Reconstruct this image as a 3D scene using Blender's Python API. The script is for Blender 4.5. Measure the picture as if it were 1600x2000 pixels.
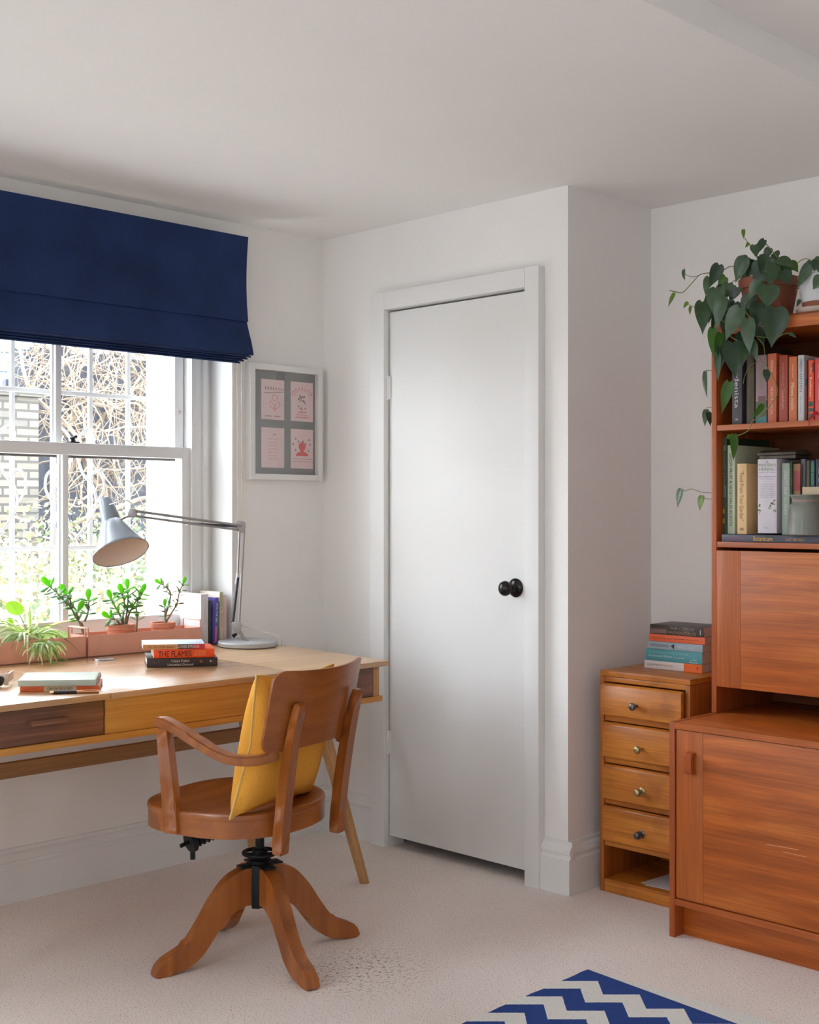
import bpy, bmesh, math, random
from mathutils import Vector, Matrix
random.seed(7)
scene = bpy.context.scene
col = scene.collection
for o in list(bpy.data.objects):
    bpy.data.objects.remove(o)
rad = math.radians

# ---------------------------------------------------------------- camera, world, lights, exposure
F_PX, CAM_H, HOR_Y = 2490.0, 1.24, 996.0
cam_d = bpy.data.cameras.new('camera')
cam_d.sensor_fit = 'HORIZONTAL'
cam_d.sensor_width = 36.0
cam_d.lens = 36.0 * F_PX / 1600.0
cam_d.shift_y = (HOR_Y - 1000.0) / 1600.0
cam_d.clip_start = 0.05
cam = bpy.data.objects.new('camera', cam_d)
cam.location = (0, 0, CAM_H)
cam.rotation_euler = (rad(90), 0, rad(-45))
col.objects.link(cam)
scene.camera = cam

WORLD_STRENGTH = 16.0
world = bpy.data.worlds.new('daylight')
scene.world = world
world.use_nodes = True
wn = world.node_tree.nodes
wl = world.node_tree.links
wn.clear()
w_out = wn.new('ShaderNodeOutputWorld')
w_bg = wn.new('ShaderNodeBackground')
w_tc = wn.new('ShaderNodeTexCoord')
w_sep = wn.new('ShaderNodeSeparateXYZ')
w_ramp = wn.new('ShaderNodeValToRGB')
w_ramp.color_ramp.elements[0].position = 0.0
w_ramp.color_ramp.elements[0].color = (0.90, 0.95, 1.0, 1)
w_ramp.color_ramp.elements[1].position = 0.8
w_ramp.color_ramp.elements[1].color = (0.80, 0.89, 1.0, 1)
wl.new(w_tc.outputs['Generated'], w_sep.inputs[0])
wl.new(w_sep.outputs['Z'], w_ramp.inputs[0])
wl.new(w_ramp.outputs[0], w_bg.inputs[0])
w_bg.inputs[1].default_value = WORLD_STRENGTH
wl.new(w_bg.outputs[0], w_out.inputs[0])

def portal(name, loc, rot, sx, sy):
    l = bpy.data.lights.new(name, 'AREA')
    l.shape = 'RECTANGLE'; l.size = sx; l.size_y = sy
    l.cycles.is_portal = True
    o = bpy.data.objects.new(name, l); col.objects.link(o)
    o.location = loc; o.rotation_euler = rot
    return o
portal('window_portal', (1.99, 4.22, 1.62), (rad(-90), 0, 0), 1.7, 1.9)
portal('fill_window_2_portal', (-0.75, 4.22, 1.5), (rad(-90), 0, 0), 1.35, 1.35)  # portal of the added fill window in the window wall

portal('fill_window_3_portal', (-2.02, -1.2, 1.55), (0, rad(-90), 0), 0.8, 0.8)  # portal of the added fill window behind the camera
portal('fill_window_4_portal', (-2.02, 1.9, 1.55), (0, rad(-90), 0), 0.8, 0.8)  # portal of the added fill window in the left wall

scene.view_settings.view_transform = 'Standard'
scene.view_settings.look = 'None'
scene.view_settings.exposure = 0.0
scene.view_settings.gamma = 1.0
scene.view_settings.use_curve_mapping = False
scene.cycles.use_denoising = True
scene.cycles.max_bounces = 10
scene.cycles.diffuse_bounces = 7
scene.cycles.glossy_bounces = 3
scene.cycles.transparent_max_bounces = 12
scene.cycles.sample_clamp_indirect = 8.0
scene.cycles.caustics_reflective = False
scene.cycles.caustics_refractive = False

# ---------------------------------------------------------------- geometry helpers
SQ = math.sqrt(0.5)
def at_depth(d, px, py):
    r = (px - 800) / F_PX * d
    return Vector((SQ * (d + r), SQ * (d - r), CAM_H + (HOR_Y - py) / F_PX * d))
def at_z(z, px, py): return at_depth((CAM_H - z) * F_PX / (py - HOR_Y), px, py)
def at_x(x, px, py): return at_depth(x / SQ / (1 + (px - 800) / F_PX), px, py)
def at_y(y, px, py): return at_depth(y / SQ / (1 - (px - 800) / F_PX), px, py)
DESK_Y, DESK_Z, TILT = 3.01, 0.745, 0.018
def dz(y): return DESK_Z + TILT * (y - DESK_Y)
def at_desk(px, py):
    z = DESK_Z
    for _ in range(6):
        p = at_z(z, px, py); z = dz(p.y)
    return p

def lin(c):
    return tuple((x / 12.92 if x <= 0.04045 else ((x + 0.055) / 1.055) ** 2.4) for x in [v / 255.0 for v in c])

def frame(o, x, y, z):
    m = Matrix.Identity(4)
    for i, v in enumerate((x, y, z)):
        for j in range(3): m[j][i] = v[j]
    m.translation = Vector(o)
    return m

def box(bm, x0, x1, y0, y1, z0, z1, bev=0.0, mi=0, M=None, seg=2):
    vs = [bm.verts.new((x, y, z)) for z in (z0, z1) for y in (y0, y1) for x in (x0, x1)]
    q = [(0, 2, 3, 1), (4, 5, 7, 6), (0, 1, 5, 4), (2, 6, 7, 3), (0, 4, 6, 2), (1, 3, 7, 5)]
    fs = [bm.faces.new([vs[i] for i in f]) for f in q]
    for f in fs: f.material_index = mi
    geo = list(vs)
    if bev > 0:
        es = list({e for f in fs for e in f.edges})
        r = bmesh.ops.bevel(bm, geom=es, offset=bev, segments=seg, affect='EDGES', profile=0.6, material=-1)
        geo = list({v for f in r['faces'] for v in f.verts} | {v for v in vs if v.is_valid})
    if M is not None: bmesh.ops.transform(bm, matrix=M, verts=geo)
    return geo

def prism(bm, pts, h0, h1, M=None, bev=0.0, mi=0):
    """polygon in local XY extruded from z=h0 to h1"""
    a = [bm.verts.new((p[0], p[1], h0)) for p in pts]
    b = [bm.verts.new((p[0], p[1], h1)) for p in pts]
    n = len(pts)
    area = sum(pts[i][0] * pts[(i + 1) % n][1] - pts[(i + 1) % n][0] * pts[i][1] for i in range(n))
    if area < 0: a.reverse(); b.reverse()
    fs = [bm.faces.new(a[::-1]), bm.faces.new(b)]
    for i in range(n):
        fs.append(bm.faces.new([a[i], a[(i + 1) % n], b[(i + 1) % n], b[i]]))
    for f in fs: f.material_index = mi
    geo = a + b
    if bev > 0:
        es = list({e for f in fs[:2] for e in f.edges})
        r = bmesh.ops.bevel(bm, geom=es, offset=bev, segments=2, affect='EDGES', profile=0.6, material=-1)
        geo = list({v for f in r['faces'] for v in f.verts} | {v for v in geo if v.is_valid})
        seen = set(geo); 
        for v in list(geo):
            for e in v.link_edges:
                for w in e.verts:
                    if w not in seen: seen.add(w)
        geo = list(seen)
    if M is not None: bmesh.ops.transform(bm, matrix=M, verts=geo)
    return geo

def tube(bm, pts, r, n=8, cap=True, mi=0, flat=None):
    pts = [Vector(p) for p in pts]
    rs = r if isinstance(r, (list, tuple)) else [r] * len(pts)
    t0 = (pts[1] - pts[0]).normalized()
    up = Vector((0, 0, 1)) if abs(t0.z) < 0.9 else Vector((1, 0, 0))
    u = t0.cross(up).normalized()
    rings = []
    for i, p in enumerate(pts):
        if i == 0: t = pts[1] - pts[0]
        elif i == len(pts) - 1: t = pts[-1] - pts[-2]
        else: t = (pts[i + 1] - pts[i]).normalized() + (pts[i] - pts[i - 1]).normalized()
        t = t.normalized() if t.length > 1e-9 else t0
        u = (u - t * u.dot(t)); u = u.normalized() if u.length > 1e-9 else t.orthogonal().normalized()
        v = t.cross(u)
        fl = flat if flat else 1.0
        rings.append([bm.verts.new(p + (u * math.cos(a) + v * math.sin(a) * fl) * rs[i]) for a in [2 * math.pi * k / n for k in range(n)]])
    for a, b in zip(rings, rings[1:]):
        for k in range(n):
            f = bm.faces.new([a[k], a[(k + 1) % n], b[(k + 1) % n], b[k]]); f.material_index = mi
    if cap:
        f = bm.faces.new(rings[0][::-1]); f.material_index = mi
        f = bm.faces.new(rings[-1]); f.material_index = mi

def smooth_pts(pts, k=4):
    pts = [Vector(p) for p in pts]
    out = []
    n = len(pts)
    for i in range(n - 1):
        p0, p1, p2, p3 = pts[max(i - 1, 0)], pts[i], pts[i + 1], pts[min(i + 2, n - 1)]
        for j in range(k):
            t = j / k
            out.append(0.5 * ((2 * p1) + (p2 - p0) * t + (2 * p0 - 5 * p1 + 4 * p2 - p3) * t * t + (3 * p1 - p0 - 3 * p2 + p3) * t ** 3))
    out.append(pts[-1])
    return out

def lathe(bm, prof, n=32, M=None, mi=0):
    """prof: list of (r, z); r==0 ends become poles"""
    rings = []
    geo = []
    for r, z in prof:
        if r < 1e-6: ring = [bm.verts.new((0, 0, z))]
        else: ring = [bm.verts.new((r * math.cos(2 * math.pi * k / n), r * math.sin(2 * math.pi * k / n), z)) for k in range(n)]
        rings.append(ring); geo += ring
    for a, b in zip(rings, rings[1:]):
        for k in range(n):
            if len(a) == 1 and len(b) == 1: continue
            if len(a) == 1: vs = [a[0], b[(k + 1) % n], b[k]]
            elif len(b) == 1: vs = [a[k], a[(k + 1) % n], b[0]]
            else: vs = [a[k], a[(k + 1) % n], b[(k + 1) % n], b[k]]
            f = bm.faces.new(vs); f.material_index = mi
    if M is not None: bmesh.ops.transform(bm, matrix=M, verts=geo)
    return geo

def ball(bm, c, r, n=20, sc=(1, 1, 1), M=None, mi=0):
    prof = [(r * math.sin(math.pi * i / 12), -r * math.cos(math.pi * i / 12)) for i in range(13)]
    prof[0] = (0, -r); prof[-1] = (0, r)
    m = Matrix.Translation(Vector(c)) @ Matrix.Diagonal((sc[0], sc[1], sc[2], 1))
    if M is not None: m = M @ m
    lathe(bm, prof, n, m, mi)

def ribbon(bm, pts, w, nrm, mi=0, fold=0.0):
    """tapered leaf blade strip following pts; w list or number; nrm = approximate face normal"""
    pts = [Vector(p) for p in pts]; n = len(pts)
    ws = w if isinstance(w, (list, tuple)) else [w] * n
    rows = []
    for i, p in enumerate(pts):
        t = (pts[min(i + 1, n - 1)] - pts[max(i - 1, 0)]).normalized()
        s = t.cross(Vector(nrm)); s = s.normalized() if s.length > 1e-6 else Vector((1, 0, 0))
        up = s.cross(t).normalized()
        rows.append([bm.verts.new(p - s * ws[i] / 2 + up * fold * ws[i]), bm.verts.new(p), bm.verts.new(p + s * ws[i] / 2 + up * fold * ws[i])])
    for a, b in zip(rows, rows[1:]):
        for k in range(2):
            f = bm.faces.new([a[k], a[k + 1], b[k + 1], b[k]]); f.material_index = mi

def heart_leaf(bm, base, tip, width, nrm, mi=0, fold=0.18, curl=0.12, kind='heart'):
    base = Vector(base); tip = Vector(tip)
    L = (tip - base).length
    t = (tip - base).normalized()
    nrm = Vector(nrm); nrm = (nrm - t * nrm.dot(t)).normalized()
    s = t.cross(nrm).normalized()
    if kind == 'heart':
        prof = [(-0.045, 0.0, 0.36), (0.01, 0.0, 0.70), (0.09, 0, 0.90), (0.2, 0, 1.0), (0.34, 0, 0.985), (0.48, 0, 0.86), (0.62, 0, 0.66), (0.74, 0, 0.44), (0.84, 0, 0.24), (0.92, 0, 0.11), (0.97, 0, 0.05), (1.0, 0, 0.01)]
    else:
        prof = [(0, 0, 0.06), (0.08, 0, 0.22), (0.25, 0, 0.55), (0.45, 0, 0.88), (0.62, 0, 1.0), (0.78, 0, 0.92), (0.9, 0, 0.62), (0.97, 0, 0.3), (1.0, 0, 0.05)]
    rows = []
    for (a, _, ww) in prof:
        hw = ww * width / 2
        mid_a = max(a, 0.03) if kind == 'heart' else a
        c = base + t * (mid_a * L) - nrm * (curl * L * a * a)
        e = base + t * (a * L) - nrm * (curl * L * a * a)
        rows.append([bm.verts.new(e - s * hw + nrm * fold * hw), bm.verts.new((e * 0.5 + c * 0.5) - s * hw * 0.52 + nrm * fold * hw * 0.62), bm.verts.new(c),
                     bm.verts.new((e * 0.5 + c * 0.5) + s * hw * 0.52 + nrm * fold * hw * 0.62), bm.verts.new(e + s * hw + nrm * fold * hw)])
    for a, b in zip(rows, rows[1:]):
        for k in range(4):
            f = bm.faces.new([a[k], a[k + 1], b[k + 1], b[k]]); f.material_index = mi

# ---------------------------------------------------------------- object helpers
def _smooth(me, bm, ang=35):
    bm.normal_update()
    for f in bm.faces: f.smooth = True
    for e in bm.edges:
        if len(e.link_faces) == 2:
            a = e.link_faces[0].normal.angle(e.link_faces[1].normal, 0)
            e.smooth = a < rad(ang)

def mesh_obj(name, bm, mats, M=None, ang=35):
    if M is not None: bmesh.ops.transform(bm, matrix=M, verts=bm.verts)
    _smooth(None, bm, ang)
    me = bpy.data.meshes.new(name)
    bm.to_mesh(me); bm.free()
    for m in (mats if isinstance(mats, (list, tuple)) else [mats]): me.materials.append(m)
    o = bpy.data.objects.new(name, me)
    col.objects.link(o)
    return o

def tag(o, label=None, cat=None, group=None, kind=None):
    if label: o['label'] = label
    if cat: o['category'] = cat
    if group: o['group'] = group
    if kind: o['kind'] = kind
    return o

class Thing:
    """an Empty at the thing's base; parts are given in world coordinates (or local with local=True)"""
    def __init__(self, name, label, cat, loc=(0, 0, 0), rotz=0.0, group=None, kind=None):
        self.e = bpy.data.objects.new(name, None)
        self.e.empty_display_size = 0.05
        col.objects.link(self.e)
        self.e.location = loc; self.e.rotation_euler = (0, 0, rotz)
        self.M = Matrix.Translation(Vector(loc)) @ Matrix.Rotation(rotz, 4, 'Z')
        self.Mi = self.M.inverted()
        tag(self.e, label, cat, group, kind)
    def part(self, name, bm, mats, parent=None, local=False, label=None, ang=35, kind=None):
        o = mesh_obj(name, bm, mats, None if local else self.Mi, ang)
        o.parent = parent if parent else self.e
        tag(o, label, kind=kind)
        return o

def solo(name, bm, mats, label, cat, loc=(0, 0, 0), group=None, kind=None, ang=35):
    o = mesh_obj(name, bm, mats, Matrix.Translation(-Vector(loc)), ang)
    o.location = loc
    return tag(o, label, cat, group, kind)

def struct(name, bm, mats, parent=None, ang=35):
    o = mesh_obj(name, bm, mats, None, ang)
    if parent: o.parent = parent
    else: o['kind'] = 'structure'
    return o

def NB(): return bmesh.new()

def lettering(thing, body, o, xd, yd, w, h, mat, parent=None, fit=True, lift=0.0004, name='lettering', bold=0.0):
    """text laid on a surface: o lower-left corner, xd/yd directions (world), fitted into w x h"""
    cu = bpy.data.curves.new('lettering', 'FONT')
    cu.body = body; cu.size = 1.0; cu.align_x = 'LEFT'; cu.offset = bold; cu.resolution_u = 2
    cu.space_line = 0.9
    tmp = bpy.data.objects.new('tmp_text', cu); col.objects.link(tmp)
    dg = bpy.context.evaluated_depsgraph_get()
    me = bpy.data.meshes.new_from_object(tmp.evaluated_get(dg))
    bpy.data.objects.remove(tmp); bpy.data.curves.remove(cu)
    if not me.vertices: return None
    xs = [v.co.x for v in me.vertices]; ys = [v.co.y for v in me.vertices]
    sx = w / (max(xs) - min(xs)); sy = h / (max(ys) - min(ys))
    xd = Vector(xd).normalized(); yd = Vector(yd).normalized(); n = xd.cross(yd)
    o = Vector(o)
    bm = NB(); bm.from_mesh(me); bpy.data.meshes.remove(me)
    x0, y0 = min(xs), min(ys)
    for v in bm.verts:
        v.co = o + xd * ((v.co.x - x0) * sx) + yd * ((v.co.y - y0) * sy) + n * lift
    return thing.part(name, bm, mat, parent)

# ---------------------------------------------------------------- materials
def new_mat(name):
    m = bpy.data.materials.new(name); m.use_nodes = True
    return m, m.node_tree.nodes, m.node_tree.links, m.node_tree.nodes['Principled BSDF']

def plain(name, c, rough=0.5, metal=0.0, noise=0.0, nscale=30, bump=0.0, spec=0.5, coat=0.0):
    m, n, l, b = new_mat(name)
    b.inputs['Base Color'].default_value = (*c, 1)
    b.inputs['Roughness'].default_value = rough
    b.inputs['Metallic'].default_value = metal
    b.inputs['Specular IOR Level'].default_value = spec
    b.inputs['Coat Weight'].default_value = coat
    if noise or bump:
        tc = n.new('ShaderNodeTexCoord'); t = n.new('ShaderNodeTexNoise')
        t.inputs['Scale'].default_value = nscale; t.inputs['Detail'].default_value = 5
        l.new(tc.outputs['Object'], t.inputs['Vector'])
        if noise:
            r = n.new('ShaderNodeValToRGB')
            r.color_ramp.elements[0].position = 0.3; r.color_ramp.elements[1].position = 0.7
            r.color_ramp.elements[0].color = (*[x * (1 - noise) for x in c], 1)
            r.color_ramp.elements[1].color = (*[min(1, x * (1 + noise)) for x in c], 1)
            l.new(t.outputs['Fac'], r.inputs[0]); l.new(r.outputs[0], b.inputs['Base Color'])
        if bump:
            bp = n.new('ShaderNodeBump'); bp.inputs['Strength'].default_value = bump; bp.inputs['Distance'].default_value = 0.002
            l.new(t.outputs['Fac'], bp.inputs['Height']); l.new(bp.outputs[0], b.inputs['Normal'])
    return m

def wood(name, dark, mid, light, axis='x', rough=0.42, along=1.3, across=16.0, swirl=1.5, fine=0.25, coat=0.06, stain=0.0, seed=0.0, wave=0.0):
    m, n, l, b = new_mat(name)
    tc = n.new('ShaderNodeTexCoord')
    def mapped(sa, sc, off=0.0):
        mp = n.new('ShaderNodeMapping')
        s = [sc, sc, sc]; s['xyz'.index(axis)] = sa
        mp.inputs['Scale'].default_value = s
        mp.inputs['Location'].default_value = (off + seed, off * 0.7 + seed, off * 1.3)
        l.new(tc.outputs['Object'], mp.inputs['Vector']); return mp
    t1 = n.new('ShaderNodeTexNoise'); t1.inputs['Scale'].default_value = 1.0; t1.inputs['Detail'].default_value = 5; t1.inputs['Distortion'].default_value = swirl
    l.new(mapped(along, across).outputs[0], t1.inputs['Vector'])
    rp = n.new('ShaderNodeValToRGB'); cr = rp.color_ramp
    cr.elements[0].position = 0.28; cr.elements[0].color = (*dark, 1)
    cr.elements[1].position = 0.72; cr.elements[1].color = (*light, 1)
    e = cr.elements.new(0.5); e.color = (*mid, 1)
    l.new(t1.outputs['Fac'], rp.inputs[0])
    src = rp.outputs[0]
    if wave > 0:
        wv = n.new('ShaderNodeTexWave'); wv.wave_type = 'RINGS'; wv.rings_direction = 'X' if axis != 'x' else 'Y'
        wv.inputs['Scale'].default_value = 1.0; wv.inputs['Distortion'].default_value = 3.5; wv.inputs['Detail'].default_value = 3.0; wv.inputs['Detail Scale'].default_value = 1.2
        l.new(mapped(1.1, 6.0, 0.37).outputs[0], wv.inputs['Vector'])
        mw = n.new('ShaderNodeMix'); mw.data_type = 'RGBA'; mw.blend_type = 'MULTIPLY'
        mr = n.new('ShaderNodeMapRange'); mr.inputs['To Min'].default_value = 1 - wave; mr.inputs['To Max'].default_value = 1.08
        l.new(wv.outputs['Fac'], mr.inputs[0]); cmb = n.new('ShaderNodeCombineColor')
        for k in range(3): l.new(mr.outputs[0], cmb.inputs[k])
        mw.inputs[0].default_value = 1.0
        l.new(src, mw.inputs[6]); l.new(cmb.outputs[0], mw.inputs[7]); src = mw.outputs[2]
    t2 = n.new('ShaderNodeTexNoise'); t2.inputs['Scale'].default_value = 1.0; t2.inputs['Detail'].default_value = 3
    l.new(mapped(5.0, 240.0, 3.1).outputs[0], t2.inputs['Vector'])
    mr2 = n.new('ShaderNodeMapRange'); mr2.inputs['From Min'].default_value = 0.3; mr2.inputs['From Max'].default_value = 0.7
    mr2.inputs['To Min'].default_value = 1 - fine; mr2.inputs['To Max'].default_value = 1 + fine * 0.4
    l.new(t2.outputs['Fac'], mr2.inputs[0]); c2 = n.new('ShaderNodeCombineColor')
    for k in range(3): l.new(mr2.outputs[0], c2.inputs[k])
    m2 = n.new('ShaderNodeMix'); m2.data_type = 'RGBA'; m2.blend_type = 'MULTIPLY'; m2.inputs[0].default_value = 1.0
    l.new(src, m2.inputs[6]); l.new(c2.outputs[0], m2.inputs[7]); src = m2.outputs[2]
    if stain > 0:
        t3 = n.new('ShaderNodeTexNoise'); t3.inputs['Scale'].default_value = 9.0; t3.inputs['Detail'].default_value = 4
        l.new(tc.outputs['Object'], t3.inputs['Vector'])
        r3 = n.new('ShaderNodeValToRGB'); r3.color_ramp.elements[0].position = 0.56; r3.color_ramp.elements[0].color = (0, 0, 0, 1)
        r3.color_ramp.elements[1].position = 0.74; r3.color_ramp.elements[1].color = (stain, stain, stain, 1)
        l.new(t3.outputs['Fac'], r3.inputs[0])
        m3 = n.new('ShaderNodeMix'); m3.data_type = 'RGBA'
        l.new(r3.outputs[0], m3.inputs[0]); l.new(src, m3.inputs[6]); m3.inputs[7].default_value = (*[x * 0.45 for x in dark], 1)
        src = m3.outputs[2]
    l.new(src, b.inputs['Base Color'])
    b.inputs['Roughness'].default_value = rough
    b.inputs['Coat Weight'].default_value = coat; b.inputs['Coat Roughness'].default_value = 0.25
    bp = n.new('ShaderNodeBump'); bp.inputs['Strength'].default_value = 0.08; bp.inputs['Distance'].default_value = 0.001
    l.new(t2.outputs['Fac'], bp.inputs['Height']); l.new(bp.outputs[0], b.inputs['Normal'])
    return m

def leafy(name, c, trans=0.35, rough=0.4, var=0.25):
    m, n, l, b = new_mat(name)
    out = n['Material Output']
    tr = n.new('ShaderNodeBsdfTranslucent'); mx = n.new('ShaderNodeMixShader')
    tc = n.new('ShaderNodeTexCoord'); t = n.new('ShaderNodeTexNoise'); t.inputs['Scale'].default_value = 40; t.inputs['Detail'].default_value = 3
    l.new(tc.outputs['Object'], t.inputs['Vector'])
    r = n.new('ShaderNodeValToRGB'); r.color_ramp.elements[0].position = 0.3; r.color_ramp.elements[1].position = 0.7
    r.color_ramp.elements[0].color = (*[x * (1 - var) for x in c], 1); r.color_ramp.elements[1].color = (*[min(1, x * (1 + var)) for x in c], 1)
    l.new(t.outputs['Fac'], r.inputs[0]); l.new(r.outputs[0], b.inputs['Base Color'])
    b.inputs['Roughness'].default_value = rough
    tr.inputs[0].default_value = (min(1, c[0] * 1.5), min(1, c[1] * 1.5), c[2] * 0.7, 1)
    mx.inputs[0].default_value = trans
    l.new(b.outputs[0], mx.inputs[1]); l.new(tr.outputs[0], mx.inputs[2]); l.new(mx.outputs[0], out.inputs[0])
    return m

def glass_mat(name, refl=0.05, tint=(1, 1, 1)):
    m, n, l, b = new_mat(name)
    out = n['Material Output']; n.remove(b)
    tr = n.new('ShaderNodeBsdfTransparent'); gl = n.new('ShaderNodeBsdfGlossy'); mx = n.new('ShaderNodeMixShader')
    tr.inputs[0].default_value = (*tint, 1); gl.inputs['Roughness'].default_value = 0.02
    mx.inputs[0].default_value = refl
    l.new(tr.outputs[0], mx.inputs[1]); l.new(gl.outputs[0], mx.inputs[2]); l.new(mx.outputs[0], out.inputs[0])
    return m

def carpet_mat():
    m, n, l, b = new_mat('beige_loop_carpet')
    tc = n.new('ShaderNodeTexCoord')
    mp = n.new('ShaderNodeMapping'); mp.inputs['Rotation'].default_value = (0, 0, rad(45)); mp.inputs['Scale'].default_value = (1, 1.7, 1)
    l.new(tc.outputs['Object'], mp.inputs['Vector'])
    a = n.new('ShaderNodeTexNoise'); a.inputs['Scale'].default_value = 190; a.inputs['Detail'].default_value = 3
    l.new(mp.outputs[0], a.inputs['Vector'])
    r = n.new('ShaderNodeValToRGB'); cr = r.color_ramp
    cr.elements[0].position = 0.31; cr.elements[0].color = (0.26, 0.195, 0.17, 1)
    cr.elements[1].position = 0.62; cr.elements[1].color = (0.90, 0.83, 0.79, 1)
    e = cr.elements.new(0.40); e.color = (0.82, 0.745, 0.70, 1)
    l.new(a.outputs['Fac'], r.inputs[0])
    w = n.new('ShaderNodeTexNoise'); w.inputs['Scale'].default_value = 2.2; w.inputs['Detail'].default_value = 2
    l.new(tc.outputs['Object'], w.inputs['Vector'])
    mr = n.new('ShaderNodeMapRange'); mr.inputs['To Min'].default_value = 0.92; mr.inputs['To Max'].default_value = 1.1
    l.new(w.outputs['Fac'], mr.inputs[0]); cc = n.new('ShaderNodeCombineColor')
    for k in range(3): l.new(mr.outputs[0], cc.inputs[k])
    mx = n.new('ShaderNodeMix'); mx.data_type = 'RGBA'; mx.blend_type = 'MULTIPLY'; mx.inputs[0].default_value = 1
    l.new(r.outputs[0], mx.inputs[6]); l.new(cc.outputs[0], mx.inputs[7])
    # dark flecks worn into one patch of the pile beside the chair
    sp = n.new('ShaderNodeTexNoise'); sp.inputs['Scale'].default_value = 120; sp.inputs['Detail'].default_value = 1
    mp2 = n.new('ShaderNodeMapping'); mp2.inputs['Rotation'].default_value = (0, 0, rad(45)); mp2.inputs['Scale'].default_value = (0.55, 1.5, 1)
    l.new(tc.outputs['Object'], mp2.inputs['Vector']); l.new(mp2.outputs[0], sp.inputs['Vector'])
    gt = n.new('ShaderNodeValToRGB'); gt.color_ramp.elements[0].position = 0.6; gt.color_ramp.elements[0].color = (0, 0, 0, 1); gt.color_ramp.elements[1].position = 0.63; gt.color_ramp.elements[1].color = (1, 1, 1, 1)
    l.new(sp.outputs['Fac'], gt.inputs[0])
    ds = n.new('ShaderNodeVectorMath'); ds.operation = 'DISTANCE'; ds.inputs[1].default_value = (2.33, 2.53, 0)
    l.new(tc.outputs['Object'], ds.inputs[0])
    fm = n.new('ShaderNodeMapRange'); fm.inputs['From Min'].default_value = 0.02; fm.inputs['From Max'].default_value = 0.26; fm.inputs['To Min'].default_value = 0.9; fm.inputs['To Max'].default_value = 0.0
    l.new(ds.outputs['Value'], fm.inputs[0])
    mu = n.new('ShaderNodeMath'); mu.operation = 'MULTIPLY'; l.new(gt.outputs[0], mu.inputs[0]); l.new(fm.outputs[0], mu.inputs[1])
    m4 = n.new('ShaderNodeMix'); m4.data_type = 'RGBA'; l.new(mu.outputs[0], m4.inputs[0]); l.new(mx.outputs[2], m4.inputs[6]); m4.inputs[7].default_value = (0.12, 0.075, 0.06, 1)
    l.new(m4.outputs[2], b.inputs['Base Color'])
    b.inputs['Roughness'].default_value = 0.95; b.inputs['Specular IOR Level'].default_value = 0.1
    bp = n.new('ShaderNodeBump'); bp.inputs['Strength'].default_value = 0.15; bp.inputs['Distance'].default_value = 0.002
    l.new(a.outputs['Fac'], bp.inputs['Height']); l.new(bp.outputs[0], b.inputs['Normal'])
    return m

M_WALL = plain('white_wall_paint', (0.86, 0.845, 0.825), 0.85, noise=0.012, nscale=3, bump=0.03, spec=0.25)
M_CEIL = plain('white_ceiling_paint', (0.88, 0.87, 0.85), 0.9, noise=0.012, nscale=2, spec=0.2)
M_GLOSS = plain('white_gloss_woodwork', (0.80, 0.80, 0.79), 0.6, noise=0.01, nscale=4, spec=0.12)
M_CARPET = carpet_mat()
M_GLASS = glass_mat('window_glass')
M_DARK = plain('dark_gap', (0.03, 0.025, 0.02), 0.9)
TK_D, TK_M, TK_L = (0.36, 0.08, 0.009), (0.46, 0.107, 0.012), (0.56, 0.155, 0.02)
M_TEAK_H = wood('teak_horizontal_grain', TK_D, TK_M, TK_L, 'y', across=9, swirl=2.6, wave=0.13)
M_TEAK_V = wood('teak_vertical_grain', (0.36, 0.082, 0.010), (0.46, 0.108, 0.014), (0.53, 0.145, 0.020), 'z', across=22, swirl=0.6)
M_TEAK_E = wood('teak_edge', (0.32, 0.066, 0.012), (0.40, 0.086, 0.015), (0.46, 0.11, 0.02), 'z', across=30, swirl=0.4)
M_TEAK_S = wood('teak_shelf_edge', (0.36, 0.078, 0.013), (0.45, 0.105, 0.016), (0.5, 0.13, 0.022), 'y', across=30, swirl=0.4)
M_OAK_TOP = wood('pale_oak_top', (0.50, 0.31, 0.165), (0.60, 0.385, 0.21), (0.68, 0.45, 0.26), 'x', across=26, rough=0.3, swirl=0.8, fine=0.12, coat=0.3)
M_OAK_MID = wood('oak_middle_leaf', (0.47, 0.25, 0.12), (0.55, 0.31, 0.155), (0.62, 0.37, 0.19), 'x', across=26, rough=0.26, swirl=0.8, fine=0.12, coat=0.45)
M_OAK = wood('honey_oak', (0.50, 0.20, 0.035), (0.60, 0.26, 0.045), (0.67, 0.33, 0.065), 'x', across=30, rough=0.4, swirl=0.6, fine=0.18)
M_OAK_R = wood('oak_rail', (0.30, 0.15, 0.06), (0.38, 0.20, 0.08), (0.45, 0.25, 0.10), 'x', across=30, rough=0.45, swirl=0.6)
M_OAK_L = wood('oak_leg', (0.42, 0.22, 0.085), (0.52, 0.28, 0.11), (0.6, 0.34, 0.14), 'z', across=30, rough=0.45, swirl=0.6)
M_WALNUT = wood('walnut_drawer', (0.12, 0.05, 0.028), (0.22, 0.085, 0.045), (0.31, 0.125, 0.065), 'x', across=34, rough=0.35, swirl=1.2, fine=0.3)
M_CHAIR = wood('chair_beech', (0.25, 0.07, 0.013), (0.36, 0.105, 0.018), (0.46, 0.15, 0.026), 'z', across=14, rough=0.36, swirl=1.0, fine=0.15, coat=0.12)
M_CHAIR_H = wood('chair_beech_bent', (0.24, 0.068, 0.014), (0.33, 0.098, 0.019), (0.42, 0.14, 0.027), 'x', across=11, rough=0.33, swirl=1.6, fine=0.15, coat=0.2)
M_PINE = wood('old_pine', (0.38, 0.105, 0.012), (0.56, 0.185, 0.020), (0.66, 0.25, 0.035), 'y', across=18, rough=0.38, swirl=1.8, stain=0.5, coat=0.12)
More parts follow.
